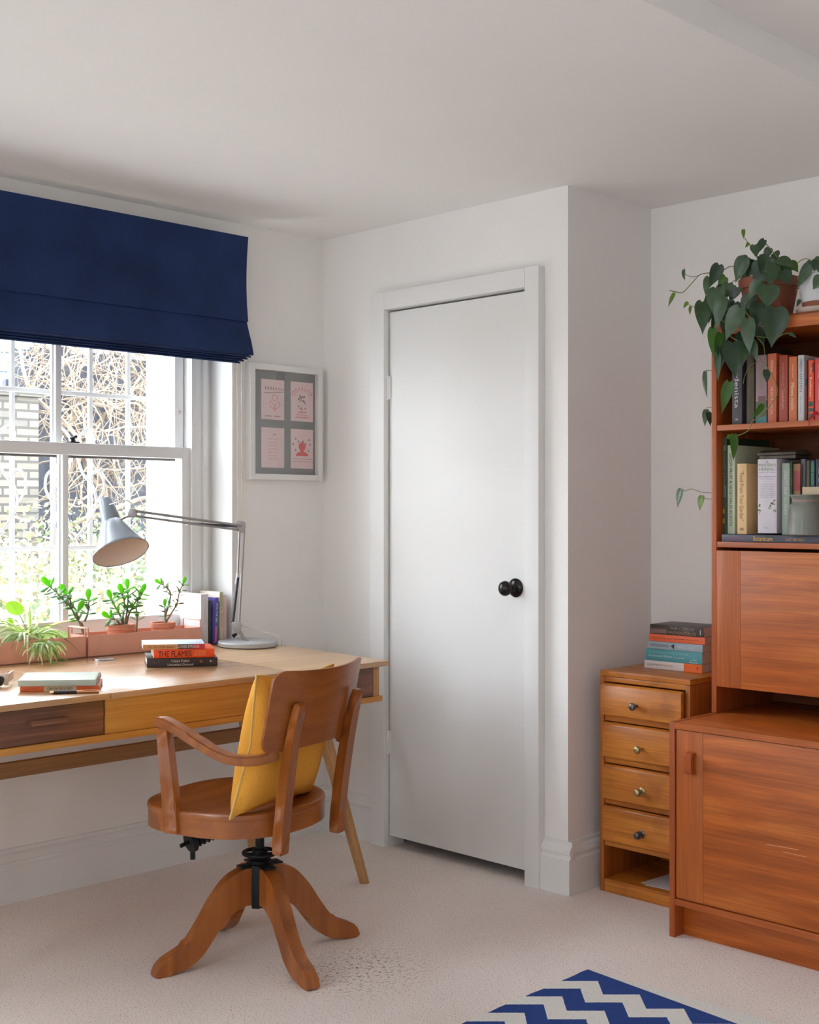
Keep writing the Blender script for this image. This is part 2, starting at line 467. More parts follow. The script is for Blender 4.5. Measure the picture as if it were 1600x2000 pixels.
M_PINE_V = wood('old_pine_upright', (0.29, 0.075, 0.012), (0.41, 0.115, 0.016), (0.49, 0.155, 0.025), 'z', across=24, rough=0.4, swirl=1.0, stain=0.35)
M_IRON = plain('black_iron', (0.016, 0.018, 0.02), 0.5, 0.6, noise=0.3, nscale=60)
M_PAGE = plain('book_pages', (0.72, 0.66, 0.58), 0.9, noise=0.08, nscale=150)
M_PAGEW = plain('white_book_pages', (0.78, 0.76, 0.73), 0.9, noise=0.06, nscale=150)

# ================================================================ THE ROOM
CEIL = 2.29
WY, WX, RX, RY = 3.75, 3.277, 3.746, 2.552
def sbox(name, *a, mat=None, bev=0.0, parent=None):
    bm = NB(); box(bm, *a, bev=bev); return struct(name, bm, mat or M_WALL, parent)

sbox('floor', -2.2, 4.2, -4.0, 4.2, -0.12, 0.0, mat=M_CARPET)
bm = NB()
box(bm, -2.2, 4.2, 1.78, 4.3, CEIL, CEIL + 0.15)
box(bm, -2.2, 4.2, -4.0, 1.51, 2.353, 2.44)
struct('ceiling', bm, M_CEIL)
sbox('trim_1', -2.2, 4.2, 1.51, 1.78, CEIL - 0.005, 2.44, mat=M_CEIL)

OX0, OX1, OZ0, OZ1 = 1.155, 2.837, 0.752, 2.13
bm = NB()
QX0, QX1, QZ0, QZ1 = -1.4, -0.1, 0.85, 2.15
box(bm, -2.1, QX0, WY, 4.14, 0, CEIL)
box(bm, QX1, OX0, WY, 4.14, 0, CEIL)
box(bm, QX0, QX1, WY, 4.14, 0, QZ0)
box(bm, QX0, QX1, WY, 4.14, QZ1, CEIL)
box(bm, OX1, 4.0, WY, 4.14, 0, CEIL)
box(bm, OX0, OX1, WY, 4.14, 0, OZ0)
box(bm, OX0, OX1, WY, 4.14, OZ1, CEIL)
struct('wall_window', bm, M_WALL)
bm = NB()
box(bm, WX, WX + 0.07, 3.378, WY, 0, CEIL)
box(bm, WX, WX + 0.07, RY, 2.708, 0, CEIL)
box(bm, WX, WX + 0.07, 2.708, 3.378, 1.976, CEIL)
box(bm, WX + 0.07, RX, RY, RY + 0.07, 0, CEIL)
struct('wall_cupboard', bm, M_WALL)
sbox('wall_right', RX, RX + 0.2, -3.8, WY, 0, 2.4)
sbox('wall_back', -2.1, 4.0, -3.95, -3.75, 0, 2.4)
bm = NB()
box(bm, -2.0, -1.8, -3.75, -1.6, 0, 2.4); box(bm, -2.0, -1.8, -0.8, 1.5, 0, 2.4); box(bm, -2.0, -1.8, 2.3, WY, 0, 2.4)
box(bm, -2.0, -1.8, 1.5, 2.3, 0, 1.15); box(bm, -2.0, -1.8, 1.5, 2.3, 1.95, 2.4)
box(bm, -2.0, -1.8, -1.6, -0.8, 0, 1.15); box(bm, -2.0, -1.8, -1.6, -0.8, 1.95, 2.4)
struct('wall_left', bm, M_WALL)
bm = NB()
for a in ((1.5, 1.54, 1.15, 1.95), (2.26, 2.3, 1.15, 1.95), (1.54, 2.26, 1.15, 1.19), (1.54, 2.26, 1.91, 1.95)):
    box(bm, -1.95, -1.88, a[0], a[1], a[2], a[3], bev=0.004)
rw = struct('window_fill_4', bm, M_GLOSS)  # added window out of view, lets fill light in from the left wall
bm = NB()
for a in ((-1.6, -1.56, 1.15, 1.95), (-0.84, -0.8, 1.15, 1.95), (-1.56, -0.84, 1.15, 1.19), (-1.56, -0.84, 1.91, 1.95)):
    box(bm, -1.95, -1.88, a[0], a[1], a[2], a[3], bev=0.004)
rw5 = struct('window_fill_3', bm, M_GLOSS)  # another added, unseen window, for fill light from behind the camera
bm = NB(); box(bm, -1.918, -1.914, -1.57, -0.83, 1.18, 1.92); struct('window_pane', bm, M_GLASS, rw5)
bm = NB(); box(bm, -1.918, -1.914, 1.53, 2.27, 1.18, 1.92); struct('window_pane', bm, M_GLASS, rw)
# added, unseen fill window further along the same wall, left of the picture
bm = NB()
for a in ((QX0, QX0 + 0.06, QZ0, QZ1), (QX1 - 0.06, QX1, QZ0, QZ1), (-0.775, -0.725, QZ0 + 0.06, QZ1 - 0.06), (QX0 + 0.06, QX1 - 0.06, QZ0, QZ0 + 0.06), (QX0 + 0.06, QX1 - 0.06, QZ1 - 0.06, QZ1)):
    box(bm, a[0], a[1], 3.88, 3.95, a[2], a[3], bev=0.004)
rw = struct('window_fill_2', bm, M_GLOSS)
bm = NB(); box(bm, QX0 + 0.05, QX1 - 0.05, 3.912, 3.916, QZ0 + 0.05, QZ1 - 0.05); struct('window_pane', bm, M_GLASS, rw)

SKIRT = [(0, 0), (0.022, 0), (0.022, 0.112), (0.016, 0.118), (0.016, 0.126), (0.020, 0.131), (0.019, 0.142), (0.012, 0.152), (0.007, 0.156), (0.007, 0.168), (0, 0.168)]
def skirt(name, kind, a, b, at):
    bm = NB()
    if kind == 'y': prism(bm, SKIRT, 0, b - a, frame((b, at, 0), (0, -1, 0), (0, 0, 1), (-1, 0, 0)))
    else: prism(bm, SKIRT, 0, b - a, frame((at, a, 0), (-1, 0, 0), (0, 0, 1), (0, 1, 0)))
    struct(name, bm, M_GLOSS)
skirt('baseboard_window', 'y', -1.8, WX, WY)
skirt('baseboard_cupboard', 'x', 3.452, WY, WX)
skirt('baseboard_pillar', 'x', RY - 0.022, 2.648, WX)
skirt('baseboard_return', 'y', WX, RX, RY)
skirt('baseboard_right', 'x', -3.75, RY, RX)

# door
bm = NB(); box(bm, 3.270, 3.306, 2.713, 3.374, 0.041, 1.968, bev=0.002)
door = struct('door_1', bm, M_GLOSS)
kn = at_x(3.270, 1008, 1148)
MK = frame(kn, (0, 1, 0), (0, 0, 1), (-1, 0, 0))
M_KNOB = plain('dark_bronze_knob', (0.035, 0.03, 0.028), 0.22, 0.85)
bm = NB()
lathe(bm, [(0, 0), (0.031, 0), (0.032, 0.003), (0.028, 0.008), (0.020, 0.011), (0.013, 0.014), (0.010, 0.020), (0.0095, 0.034), (0.012, 0.038), (0.018, 0.041), (0.0235, 0.047), (0.0255, 0.055), (0.024, 0.063), (0.018, 0.070), (0.009, 0.074), (0, 0.075)], 36, MK)
o = struct('door_knob', bm, M_KNOB, door)
for i, z in enumerate((1.69, 0.385)):
    bm = NB()
    box(bm, 3.262, 3.2705, 3.366, 3.384, z - 0.042, z + 0.042, bev=0.001)
    tube(bm, [(3.262, 3.376, z - 0.045), (3.262, 3.376, z + 0.045)], 0.006, 10)
    struct('door_hinge', bm, M_GLOSS, door)
bm = NB()
for a in ((3.378, 3.452, 0, 2.04), (2.648, 2.708, 0, 2.04), (2.708, 3.378, 1.976, 2.04)):
    box(bm, 3.244, WX, a[0], a[1], a[2], a[3], bev=0.003)
struct('trim_2', bm, M_GLOSS)
bm = NB()
box(bm, 3.262, 3.267, 2.7075, 2.7125, 0.935, 1.03)
M_WORN = plain('worn_latch_plate', (0.55, 0.5, 0.45), 0.5, noise=0.5, nscale=200)
struct('latch_plate', bm, M_WORN, door)

# window: box frame, sashes, panes
bm = NB()
box(bm, 2.742, OX1 + 0.001, 3.87, 4.02, OZ0, OZ1)
box(bm, OX0, 1.235, 3.87, 4.02, OZ0, OZ1)
box(bm, 1.235, 2.742, 3.87, 4.02, 2.07, OZ1)
box(bm, 2.735, 2.742, 3.862, 3.872, OZ0, 2.07, bev=0.002)
box(bm, 2.786, 2.806, 3.858, 3.872, OZ0, OZ1, bev=0.004)
box(bm, 2.826, 2.837, 3.74, 3.87, OZ0, OZ1, bev=0.002)
box(bm, 2.722, OX1, 4.02, 4.14, OZ0 - 0.05, OZ1)
box(bm, OX0, 1.25, 4.02, 4.14, OZ0 - 0.05, OZ1)
win = struct('window_1', bm, M_GLOSS)
bm = NB()
box(bm, OX0, OX1, 3.73, 3.9, OZ0 - 0.025, OZ0 + 0.003, bev=0.003)
box(bm, 1.235, 2.742, 3.868, 4.0, OZ0, 0.802, bev=0.003)
box(bm, 1.2, 2.76, 3.98, 4.2, OZ0 - 0.04, 0.765, bev=0.003)
struct('window_sill', bm, M_GLOSS, win)
def sash(name, y0, y1, z0, z1, bot, top, dark=False):
    bm = NB()
    box(bm, 2.700, 2.738, y0, y1, z0, z1, bev=0.003)
    box(bm, 1.239, 1.277, y0, y1, z0, z1, bev=0.003)
    box(bm, 1.277, 2.700, y0, y1, z0, z0 + bot, bev=0.003)
    box(bm, 1.277, 2.700, y0 - 0.002, y1, z1 - top, z1, bev=0.003)
    for x in (2.2265, 1.737):
        box(bm, x - 0.011, x + 0.011, y0, y1, z0 + bot, z1 - top, bev=0.002)
        box(bm, x - 0.018, x + 0.018, y0 + 0.014, y1 - 0.008, z0 + bot, z1 - top, bev=0.002)
    s = struct(name, bm, M_GLOSS, win)
    for a, b in ((1.277, 1.72), (1.755, 2.209), (2.245, 2.700)):
        bm = NB(); box(bm, a, b, (y0 + y1) / 2 - 0.002, (y0 + y1) / 2 + 0.002, z0 + bot, z1 - top)
        struct('window_pane', bm, M_GLASS, s)
    return s
lo = sash('lower_sash', 3.872, 3.908, 0.802, 1.468, 0.062, 0.041)
up = sash('upper_sash', 3.918, 3.954, 1.428, 2.07, 0.036, 0.045)
bm = NB(); box(bm, 1.28, 2.700, 3.916, 3.93, 1.4195, 1.4275)
struct('gap_shadow_strip', bm, plain('grey_gap_shadow', (0.13, 0.125, 0.12), 0.9), up)  # dark strip stands in for the gap shadow under the meeting rail
bm = NB()
p = at_y(3.90, 143, 857)
box(bm, p.x - 0.016, p.x + 0.016, 3.885, 3.925, 1.468, 1.474, bev=0.001)
tube(bm, [(p.x, 3.90, 1.474), (p.x, 3.90, 1.487)], [0.008, 0.006], 12)
tube(bm, [(p.x - 0.012, 3.895, 1.484), (p.x + 0.014, 3.905, 1.492)], [0.004, 0.007], 8)
struct('sash_fastener', bm, M_KNOB, lo)
bm = NB()
ball(bm, at_y(3.916, 352, 805), 0.007, 10)
struct('sash_bolt', bm, M_WORN, up)

# ================================================================ OUTSIDE
OUT = 1.0
def dk(c, k=1.0): return tuple(v * k for v in c)
M_OUTW = plain('white_painted_iron', (0.75, 0.75, 0.74), 0.5)
t = Thing('security_grille', 'white painted iron security grille with scrolls outside the sash window', 'window grille', (2.0, 4.075, 0.765))
for x in [1.371, 1.524, 1.677, 1.83, 1.984, 2.138, 2.295, 2.442, 2.60]:
    bm = NB(); box(bm, x - 0.0075, x + 0.0075, 4.068, 4.082, 0.765, 2.13, bev=0.002); t.part('bar', bm, M_OUTW)
for z in (0.815, 1.105, 1.655, 2.05):
    bm = NB(); box(bm, 1.25, 2.722, 4.06, 4.068, z - 0.008, z + 0.008, bev=0.002); t.part('rail', bm, M_OUTW)
def scroll(cx):
    for s in (-1, 1):
        pts = []
        for (dx, z) in ((0.004, 1.135), (0.05, 1.19), (0.088, 1.26), (0.075, 1.325), (0.035, 1.37), (0.012, 1.44), (0.02, 1.50), (0.055, 1.53), (0.078, 1.505), (0.07, 1.475)):
            pts.append((cx + s * dx, 4.058, z))
        bm = NB(); tube(bm, smooth_pts(pts, 5), 0.0055, 8); t.part('scroll', bm, M_OUTW)
        pts = [(cx + s * dx, 4.052, z) for dx, z in ((0.09, 1.27), (0.115, 1.31), (0.112, 1.36), (0.085, 1.38), (0.064, 1.355), (0.07, 1.325))]
        bm = NB(); tube(bm, smooth_pts(pts, 5), 0.005, 8); t.part('scroll', bm, M_OUTW)
for cx in (2.368, 2.06, 1.75): scroll(cx)

M_SOIL = plain('dry_leaf_litter', dk((0.30, 0.27, 0.21)), 0.95, noise=0.6, nscale=12, bump=0.5)
bm = NB()
prism(bm, [(4.18, -0.1), (4.9, -0.1), (5.2, 0.5), (6.2, 0.78), (7.6, 1.02), (14, 1.1), (14, -0.1)], 0, 16, frame((-4, 0, 0), (0, 1, 0), (0, 0, 1), (1, 0, 0)))
struct('ground', bm, M_SOIL)

bm = NB(); box(bm, -3.5, 5.2, 4.16, 5.19, -0.1, 0.5, bev=0.01)
struct('bounce_slab', bm, plain('pale_bounce_slab', (0.62, 0.60, 0.56), 0.9, noise=0.1, nscale=8))  # added slab out of sight, pale to bounce daylight onto the ceiling

def brick_mat():
    m, n, l, b = new_mat('old_stock_brick')
    tc = n.new('ShaderNodeTexCoord'); mp = n.new('ShaderNodeMapping'); mp.inputs['Rotation'].default_value = (rad(90), 0, 0)
    br = n.new('ShaderNodeTexBrick'); br.inputs['Scale'].default_value = 1.0
    br.inputs['Brick Width'].default_value = 0.17; br.inputs['Row Height'].default_value = 0.052; br.inputs['Mortar Size'].default_value = 0.008
    br.inputs['Color1'].default_value = (0.17, 0.145, 0.11, 1); br.inputs['Color2'].default_value = (0.085, 0.08, 0.07, 1); br.inputs['Mortar'].default_value = (0.05, 0.048, 0.042, 1)
    l.new(tc.outputs['Object'], mp.inputs[0]); l.new(mp.outputs[0], br.inputs['Vector'])
    l.new(br.outputs['Color'], b.inputs['Base Color']); b.inputs['Roughness'].default_value = 0.95
    bp = n.new('ShaderNodeBump'); bp.inputs['Strength'].default_value = 0.7; bp.inputs['Distance'].default_value = 0.01; bp.invert = True
    l.new(br.outputs['Fac'], bp.inputs['Height']); l.new(bp.outputs[0], b.inputs['Normal'])
    return m
bm = NB(); box(bm, 1.0, 3.93, 7.15, 7.4, 0.7, 1.93, bev=0.01); box(bm, 1.0, 3.95, 7.12, 7.43, 1.93, 1.985, bev=0.008)
solo('garden_wall', bm, brick_mat(), 'weathered stock brick garden wall seen through the left window panes', 'garden wall', (2.5, 7.25, 0.7))
M_FENCE = plain('dark_stained_fence', (0.062, 0.07, 0.088), 0.8, noise=0.3, nscale=14)
t = Thing('garden_fence', 'dark stained board fence behind the bare climber', 'fence', (6, 7.6, 0.8))
for i in range(26):
    x = 3.96 + i * 0.15
    bm = NB(); box(bm, x, x + 0.14, 7.58 + (i % 2) * 0.012, 7.6 + (i % 2) * 0.012, 0.8, 2.28 + 0.02 * (i % 3), bev=0.002); t.part('board', bm, M_FENCE)
for z in (1.2, 2.0):
    bm = NB(); box(bm, 3.95, 7.9, 7.612, 7.66, z, z + 0.08); t.part('fence_rail', bm, M_FENCE)
M_BLUE = plain('pale_blue_weatherboard', (0.17, 0.26, 0.36), 0.8, noise=0.1, nscale=10)
bm = NB()
for i in range(18):
    box(bm, 2.6, 7.4, 11.0 + 0.0, 11.25 - 0.005 * (i % 2), 0.9 + i * 0.18, 1.075 + i * 0.18, bev=0.01)
box(bm, 2.5, 7.5, 11.25, 14, 0.9, 4.1)
solo('garden_building', bm, M_BLUE, 'pale blue boarded building beyond the brick garden wall', 'building', (4, 11, 0.9))

rnd = random.Random(11)
M_VINE = plain('bare_vine_stems', (0.24, 0.19, 0.14), 0.9, noise=0.45, nscale=9)
bm = NB()
def wander(p, d, n, step, jit, r0, r1, grav=0.0):
    pts = [Vector(p)]; d = Vector(d).normalized(); 
    for i in range(n):
        d = (d + Vector((rnd.uniform(-1, 1) * jit, rnd.uniform(-1, 1) * jit * 0.35, rnd.uniform(-1, 1) * jit - grav))).normalized()
        q = pts[-1] + d * step
        q.y = min(max(q.y, 7.18), 7.55)
        pts.append(q)
    tube(bm, pts, [r0 + (r1 - r0) * i / n for i in range(n + 1)], 4, cap=False)
    return pts
for i in range(10):
    x = 3.95 + i * 0.19
    wander((x, 7.35, 0.9), (rnd.uniform(-0.3, 0.3), 0, 1), 26, 0.1, 0.35, 0.018, 0.006)
for i in range(900):
    z = 1.15 + 1.75 * rnd.random() ** 0.75
    x = rnd.uniform(3.98, 5.65)
    if x < 4.2 and z < 1.6 and rnd.random() < 0.8: continue
    if z < 1.5 and rnd.random() < 0.5: continue
    wander((x, rnd.uniform(7.2, 7.5), z), (rnd.uniform(-1, 1), rnd.uniform(-0.2, 0.2), rnd.uniform(-0.9, 0.6)), rnd.randint(6, 14), 0.06, 0.5, rnd.uniform(0.003, 0.007), 0.0015, 0.05)
solo('bare_climber', bm, M_VINE, 'tangle of bare dry climber stems on the garden fence', 'climbing plant', (4.8, 7.35, 1.0), kind='stuff')
M_OLEAF = [leafy('garden_leaf', (0.085, 0.12, 0.06), 0.3, 0.6, 0.5), leafy('garden_leaf_dry', (0.25, 0.21, 0.15), 0.3, 0.7, 0.4), leafy('garden_leaf_grey', (0.16, 0.18, 0.13), 0.3, 0.6, 0.4)]
bm = NB()
for i in range(9000):
    y = 4.9 + 2.15 * rnd.random(); x = y * rnd.uniform(0.34, 0.76)
    zb = 0.4 + 0.64 * (1 - math.exp(-(y - 4.9) * 0.9)) 
    p = Vector((x, y, zb + rnd.random() ** 2 * 0.34))
    d = Vector((rnd.uniform(-1, 1), rnd.uniform(-1, 1), rnd.uniform(-0.3, 1))).normalized()
    L = rnd.uniform(0.018, 0.055)
    nr = Vector((rnd.uniform(-1, 1), rnd.uniform(-1, 0), rnd.uniform(0, 1)))
    s = d.cross(nr).normalized() * L * 0.3
    m_i = 0 if (math.sin(x * 5.3) + math.sin(y * 4.1 + x * 2) > 0.7 and rnd.random() < 0.75) else rnd.choice((1, 1, 2))
    vs = [bm.verts.new(v) for v in (p, p + d * L * 0.5 - s, p + d * L, p + d * L * 0.5 + s)]
    f = bm.faces.new(vs); f.material_index = m_i
solo('garden_undergrowth', bm, M_OLEAF, 'low leafy undergrowth on the garden bank outside', 'undergrowth', (3.5, 6, 0.6), kind='stuff')

# ================================================================ DESK
def shear(bm):
    for v in bm.verts:
        if v.co.z > 0.3: v.co.z += TILT * (v.co.y - DESK_Y)
DX0, DX1, DXA, DXB = 1.455, 2.917, 1.868, 2.512
t = Thing('writing_desk', 'long oak writing desk with walnut drawers against the window wall', 'desk', (2.2, 3.35, 0))
def dpart(name, *a, mat=None, bev=0.0015, parent=None, label=None):
    bm = NB(); box(bm, *a, bev=bev); shear(bm); return t.part(name, bm, mat, parent, label=label)
TZ0, TZ1 = DESK_Z - 0.017, DESK_Z
dpart('top_panel', DX0, DXA - 0.0008, DESK_Y, 3.742, TZ0, TZ1, mat=M_OAK_MID)
dpart('top_panel', DXA + 0.0008, DXB - 0.0008, DESK_Y, 3.742, TZ0, TZ1, mat=M_OAK_MID)
dpart('top_panel', DXB + 0.0008, DX1, DESK_Y, 3.742, TZ0, TZ1, mat=M_OAK_TOP, label='lighter oak top panel')
CZ0, CZ1 = 0.632, TZ0
dpart('side_panel', 2.855, 2.882, 3.022, 3.70, CZ0, CZ1, mat=M_OAK_L)
dpart('side_panel', 1.49, 1.51, 3.022, 3.70, CZ0, CZ1, mat=M_OAK_L)
dpart('back_panel', 1.51, 2.855, 3.68, 3.70, CZ0, CZ1, mat=M_OAK)
dpart('bottom_board', 1.485, 2.892, 3.016, 3.71, 0.614, CZ0, mat=M_OAK)
dpart('front_panel', 1.857, 2.508, 3.020, 3.036, CZ0 + 0.001, CZ1 - 0.001, mat=M_OAK, label='honey oak front panel')
for a, b in ((1.512, 1.852), (2.514, 2.852)):
    dr = dpart('drawer', a, b, 3.021, 3.40, CZ0 + 0.002, CZ1 - 0.002, mat=M_WALNUT, label='dark walnut drawer')
    c = (a + b) / 2
    if a < 2: c = 1.682
    bm = NB(); box(bm, c - 0.053, c + 0.053, 3.000, 3.022, 0.683, 0.696, bev=0.002); shear(bm); t.part('drawer_handle', bm, M_WALNUT, dr)
def leg(tx, ty, fx, fy):
    bm = NB()
    a = Vector((tx, ty, 0.616 + TILT * (ty - DESK_Y))); b = Vector((fx, fy, 0.0))
    for w0, w1 in (((0.019, 0.019), (0.0125, 0.0125)),):
        va = [bm.verts.new(a + Vector((sx * w0[0], sy * w0[1], 0))) for sx, sy in ((-1, -1), (1, -1), (1, 1), (-1, 1))]
        vb = [bm.verts.new(b + Vector((sx * w1[0], sy * w1[1], 0))) for sx, sy in ((-1, -1), (1, -1), (1, 1), (-1, 1))]
    bm.faces.new(va); bm.faces.new(vb[::-1])
    for k in range(4): bm.faces.new([vb[k], vb[(k + 1) % 4], va[(k + 1) % 4], va[k]])
    bmesh.ops.bevel(bm, geom=list(bm.edges), offset=0.002, segments=1, affect='EDGES')
    t.part('leg', bm, M_OAK_L)
leg(2.755, 3.20, 2.889, 3.10); leg(2.755, 3.58, 2.885, 3.695)
leg(1.575, 3.20, 1.44, 3.10); leg(1.575, 3.58, 1.44, 3.695)
bm = NB(); box(bm, 1.53, 2.80, 3.385, 3.41, 0.472, 0.516, bev=0.002); t.part('rail', bm, M_OAK_R, label='darker rail under the desk')
for x in (1.56, 2.775):
    bm = NB(); box(bm, x - 0.012, x + 0.012, 3.2, 3.6, 0.53, 0.575, bev=0.002); t.part('cross_rail', bm, M_OAK_L)
    bm = NB(); box(bm, x - 0.012, x + 0.012, 3.385, 3.41, 0.515, 0.615, bev=0.001); t.part('rail_bracket', bm, M_OAK_L)
g = at_desk(203, 1288)
M_STEEL = plain('brushed_steel', (0.5, 0.5, 0.5), 0.3, 0.9)
bm = NB(); lathe(bm, [(0.0, 0.0015), (0.026, 0.0015), (0.030, 0.0025), (0.034, 0.002), (0.036, -0.001), (0, -0.002)], 32, Matrix.Translation(Vector((g.x, min(g.y, 3.64), dz(min(g.y, 3.64)) + 0.0015))))
t.part('cable_grommet', bm, M_STEEL)

# ================================================================ CHAIR
CH = rad(15)
t = Thing('swivel_chair', 'wooden swivel armchair on a four-toed base in front of the desk', 'chair', (2.16, 2.79, 0), CH)
L_ = dict(local=True)
# four curved feet
hub = Vector((0.057, 0.0, 0))
def outline():
    up = smooth_pts([(0.012, 0.252, 0), (0.05, 0.252, 0), (0.10, 0.232, 0), (0.145, 0.185, 0), (0.185, 0.125, 0), (0.225, 0.075, 0), (0.27, 0.052, 0), (0.300, 0.036, 0), (0.315, 0.006, 0)], 4)
    dn = smooth_pts([(0.306, 0.0, 0), (0.272, 0.001, 0), (0.252, 0.006, 0), (0.22, 0.012, 0), (0.178, 0.038, 0), (0.145, 0.078, 0), (0.112, 0.118, 0), (0.075, 0.142, 0), (0.045, 0.150, 0), (0.012, 0.146, 0)], 4)
    return [(p.x, p.y) for p in up] + [(p.x, p.y) for p in dn]
for a in (-27, 63, 153, 243):
    c, s = math.cos(rad(a)), math.sin(rad(a))
    M = frame(hub, (c, s, 0), (0, 0, 1), (s, -c, 0))
    bm = NB(); prism(bm, outline(), -0.018, 0.018, M, bev=0.004); t.part('leg', bm, M_CHAIR, **L_)
bm = NB()
lathe(bm, [(0, 0.135), (0.014, 0.135), (0.016, 0.15), (0.017, 0.24), (0.022, 0.25), (0.03, 0.256), (0.032, 0.268), (0.02, 0.272), (0.014, 0.274), (0, 0.276)], 20, Matrix.Translation(hub))
for a in (-27, 63, 153, 243):
    c, s = math.cos(rad(a)), math.sin(rad(a))
    M = frame(hub, (c, s, 0), (-s, c, 0), (0, 0, 1))
    box(bm, 0.012, 0.062, -0.020, 0.020, 0.2525, 0.2575, M=M, bev=0.001)
    M = frame(hub, (math.cos(rad(a + 45)), math.sin(rad(a + 45)), 0), (-math.sin(rad(a + 45)), math.cos(rad(a + 45)), 0), (0, 0, 1))
    box(bm, 0.008, 0.038, -0.0115, 0.0115, 0.140, 0.258, M=M, bev=0.003)
t.part('hub', bm, M_IRON, **L_)
bm = NB()
tube(bm, [hub + Vector((0, 0, 0.27)), hub + Vector((0, 0, 0.40))], 0.0125, 16)
tube(bm, [hub + Vector((0, 0, 0.36)), hub + Vector((0, 0, 0.40))], 0.018, 16)
t.part('spindle', bm, M_IRON, **L_)
bm = NB()
tube(bm, [hub + Vector((0.045 * math.cos(k * math.pi / 12), 0.045 * math.sin(k * math.pi / 12), 0.286)) for k in range(25)], 0.0055, 8)
lathe(bm, [(0.012, 0.272), (0.02, 0.272), (0.022, 0.28), (0.02, 0.296), (0.012, 0.3)], 20, Matrix.Translation(hub))
for k in range(5):
    a = k * 2 * math.pi / 5
    tube(bm, [hub + Vector((0.018 * math.cos(a), 0.018 * math.sin(a), 0.284)), hub + Vector((0.044 * math.cos(a), 0.044 * math.sin(a), 0.286))], 0.0045, 6)
t.part('hand_wheel', bm, M_IRON, **L_)
# under-seat iron and tilt spring
bm = NB()
box(bm, hub.x - 0.10, hub.x + 0.10, -0.018, 0.018, 0.392, 0.404, bev=0.003)
box(bm, hub.x - 0.018, hub.x + 0.018, -0.13, 0.13, 0.39, 0.402, bev=0.003)
t.part('seat_spider', bm, M_IRON, **L_)
bm = NB()
a = Vector((0.01, 0.03, 0.385)); b = Vector((-0.135, 0.080, 0.352)); dd = (b - a).normalized()
tube(bm, [a, b], 0.014, 12)
for k in range(7):
    q = a + (b - a) * (0.36 + 0.09 * k); tube(bm, [q - dd * 0.0035, q, q + dd * 0.0035], [0.018, 0.0225, 0.018], 14)
tube(bm, [b, b + dd * 0.012], [0.03, 0.028], 16)
tube(bm, [b + dd * 0.012, b + dd * 0.038], 0.006, 8)
tube(bm, [b + Vector((0, 0, -0.02)), b + Vector((0, 0, -0.05))], 0.007, 8)
t.part('tilt_spring', bm, M_IRON, **L_)
# seat: superellipse board with dished top, and apron
def seat_outline(k=1.0, n=64):
    out = []
    for i in range(n):
        a = 2 * math.pi * i / n
        ca, sa = math.cos(a), math.sin(a)
        ex = 2 / (2.9 if sa > 0 else 2.25)
        x = math.copysign(abs(ca) ** ex, ca) * 0.232 * k
        y = math.copysign(abs(sa) ** ex, sa) * (0.232 if sa > 0 else 0.218) * k + 0.018
        out.append((x, y))
    return out
bm = NB()
rings = []
def seat_ring(k, z, dip=0.0):
    return [bm.verts.new((x, y, z - dip * (1 - min(1, ((x / 0.232) ** 2 + ((y - 0.018) / 0.23) ** 2))))) for x, y in seat_outline(k)]
for k, z, d in ((0.96, 0.434, 0), (0.985, 0.436, 0), (0.995, 0.444, 0), (0.985, 0.452, 0), (0.95, 0.455, 0.0), (0.82, 0.455, 0.016), (0.62, 0.455, 0.016), (0.4, 0.455, 0.016), (0.2, 0.455, 0.016)):
    rings.append(seat_ring(k, z, d))
for A, B in zip(rings, rings[1:]):
    for k in range(64): bm.faces.new([A[k], A[(k + 1) % 64], B[(k + 1) % 64], B[k]])
bm.faces.new(rings[-1]); bm.faces.new(rings[0][::-1])
seat = t.part('seat', bm, M_CHAIR_H, **L_)
bm = NB()
oo, ii = seat_outline(0.985), seat_outline(0.88)
va = [[bm.verts.new((p[0], p[1], z)) for p in q] for q, z in ((oo, 0.392), (oo, 0.436), (ii, 0.436), (ii, 0.392))]
for q in range(4):
    A, B = va[q], va[(q + 1) % 4]
    for k in range(64): bm.faces.new([A[k], A[(k + 1) % 64], B[(k + 1) % 64], B[k]])
bmesh.ops.recalc_face_normals(bm, faces=bm.faces)
t.part('apron', bm, M_CHAIR_H, **L_)
# back posts
def bar(pts, w, d, wv, mat, name, bev=0.003, label=None, parent=None):
    """rectangular bar swept through pts; wv is the width direction"""
    if len(pts) > 2:
        def rs_(a):
            if not isinstance(a, (list, tuple)): return a
            return [a[i] + (a[i + 1] - a[i]) * j / 3 for i in range(len(a) - 1) for j in range(3)] + [a[-1]]
        w, d = rs_(w), rs_(d); pts = smooth_pts(pts, 3)
    bm = NB(); pts = [Vector(p) for p in pts]; n = len(pts); rows = []
    ws = w if isinstance(w, (list, tuple)) else [w] * n
    ds = d if isinstance(d, (list, tuple)) else [d] * n
    for i, p in enumerate(pts):
        tt = (pts[min(i + 1, n - 1)] - pts[max(i - 1, 0)]).normalized()
        u = Vector(wv); u = (u - tt * u.dot(tt)).normalized(); v = tt.cross(u)
        rows.append([bm.verts.new(p + u * (ws[i] / 2 * a) + v * (ds[i] / 2 * b)) for a, b in ((-1, -1), (1, -1), (1, 1), (-1, 1))])
    long_e = []
    for A, B in zip(rows, rows[1:]):
        for k in range(4):
            bm.faces.new([A[k], A[(k + 1) % 4], B[(k + 1) % 4], B[k]])
            long_e.append((A[k], B[k]))
    bm.faces.new(rows[0][::-1]); bm.faces.new(rows[-1])
    es = [bm.edges.get(e) for e in long_e] + [e for e in bm.edges if (e.verts[0] in rows[0] and e.verts[1] in rows[0]) or (e.verts[0] in rows[-1] and e.verts[1] in rows[-1])]
    bmesh.ops.bevel(bm, geom=list({e for e in es if e}), offset=bev, segments=2, affect='EDGES')
    return t.part(name, bm, mat, parent, local=True, label=label)
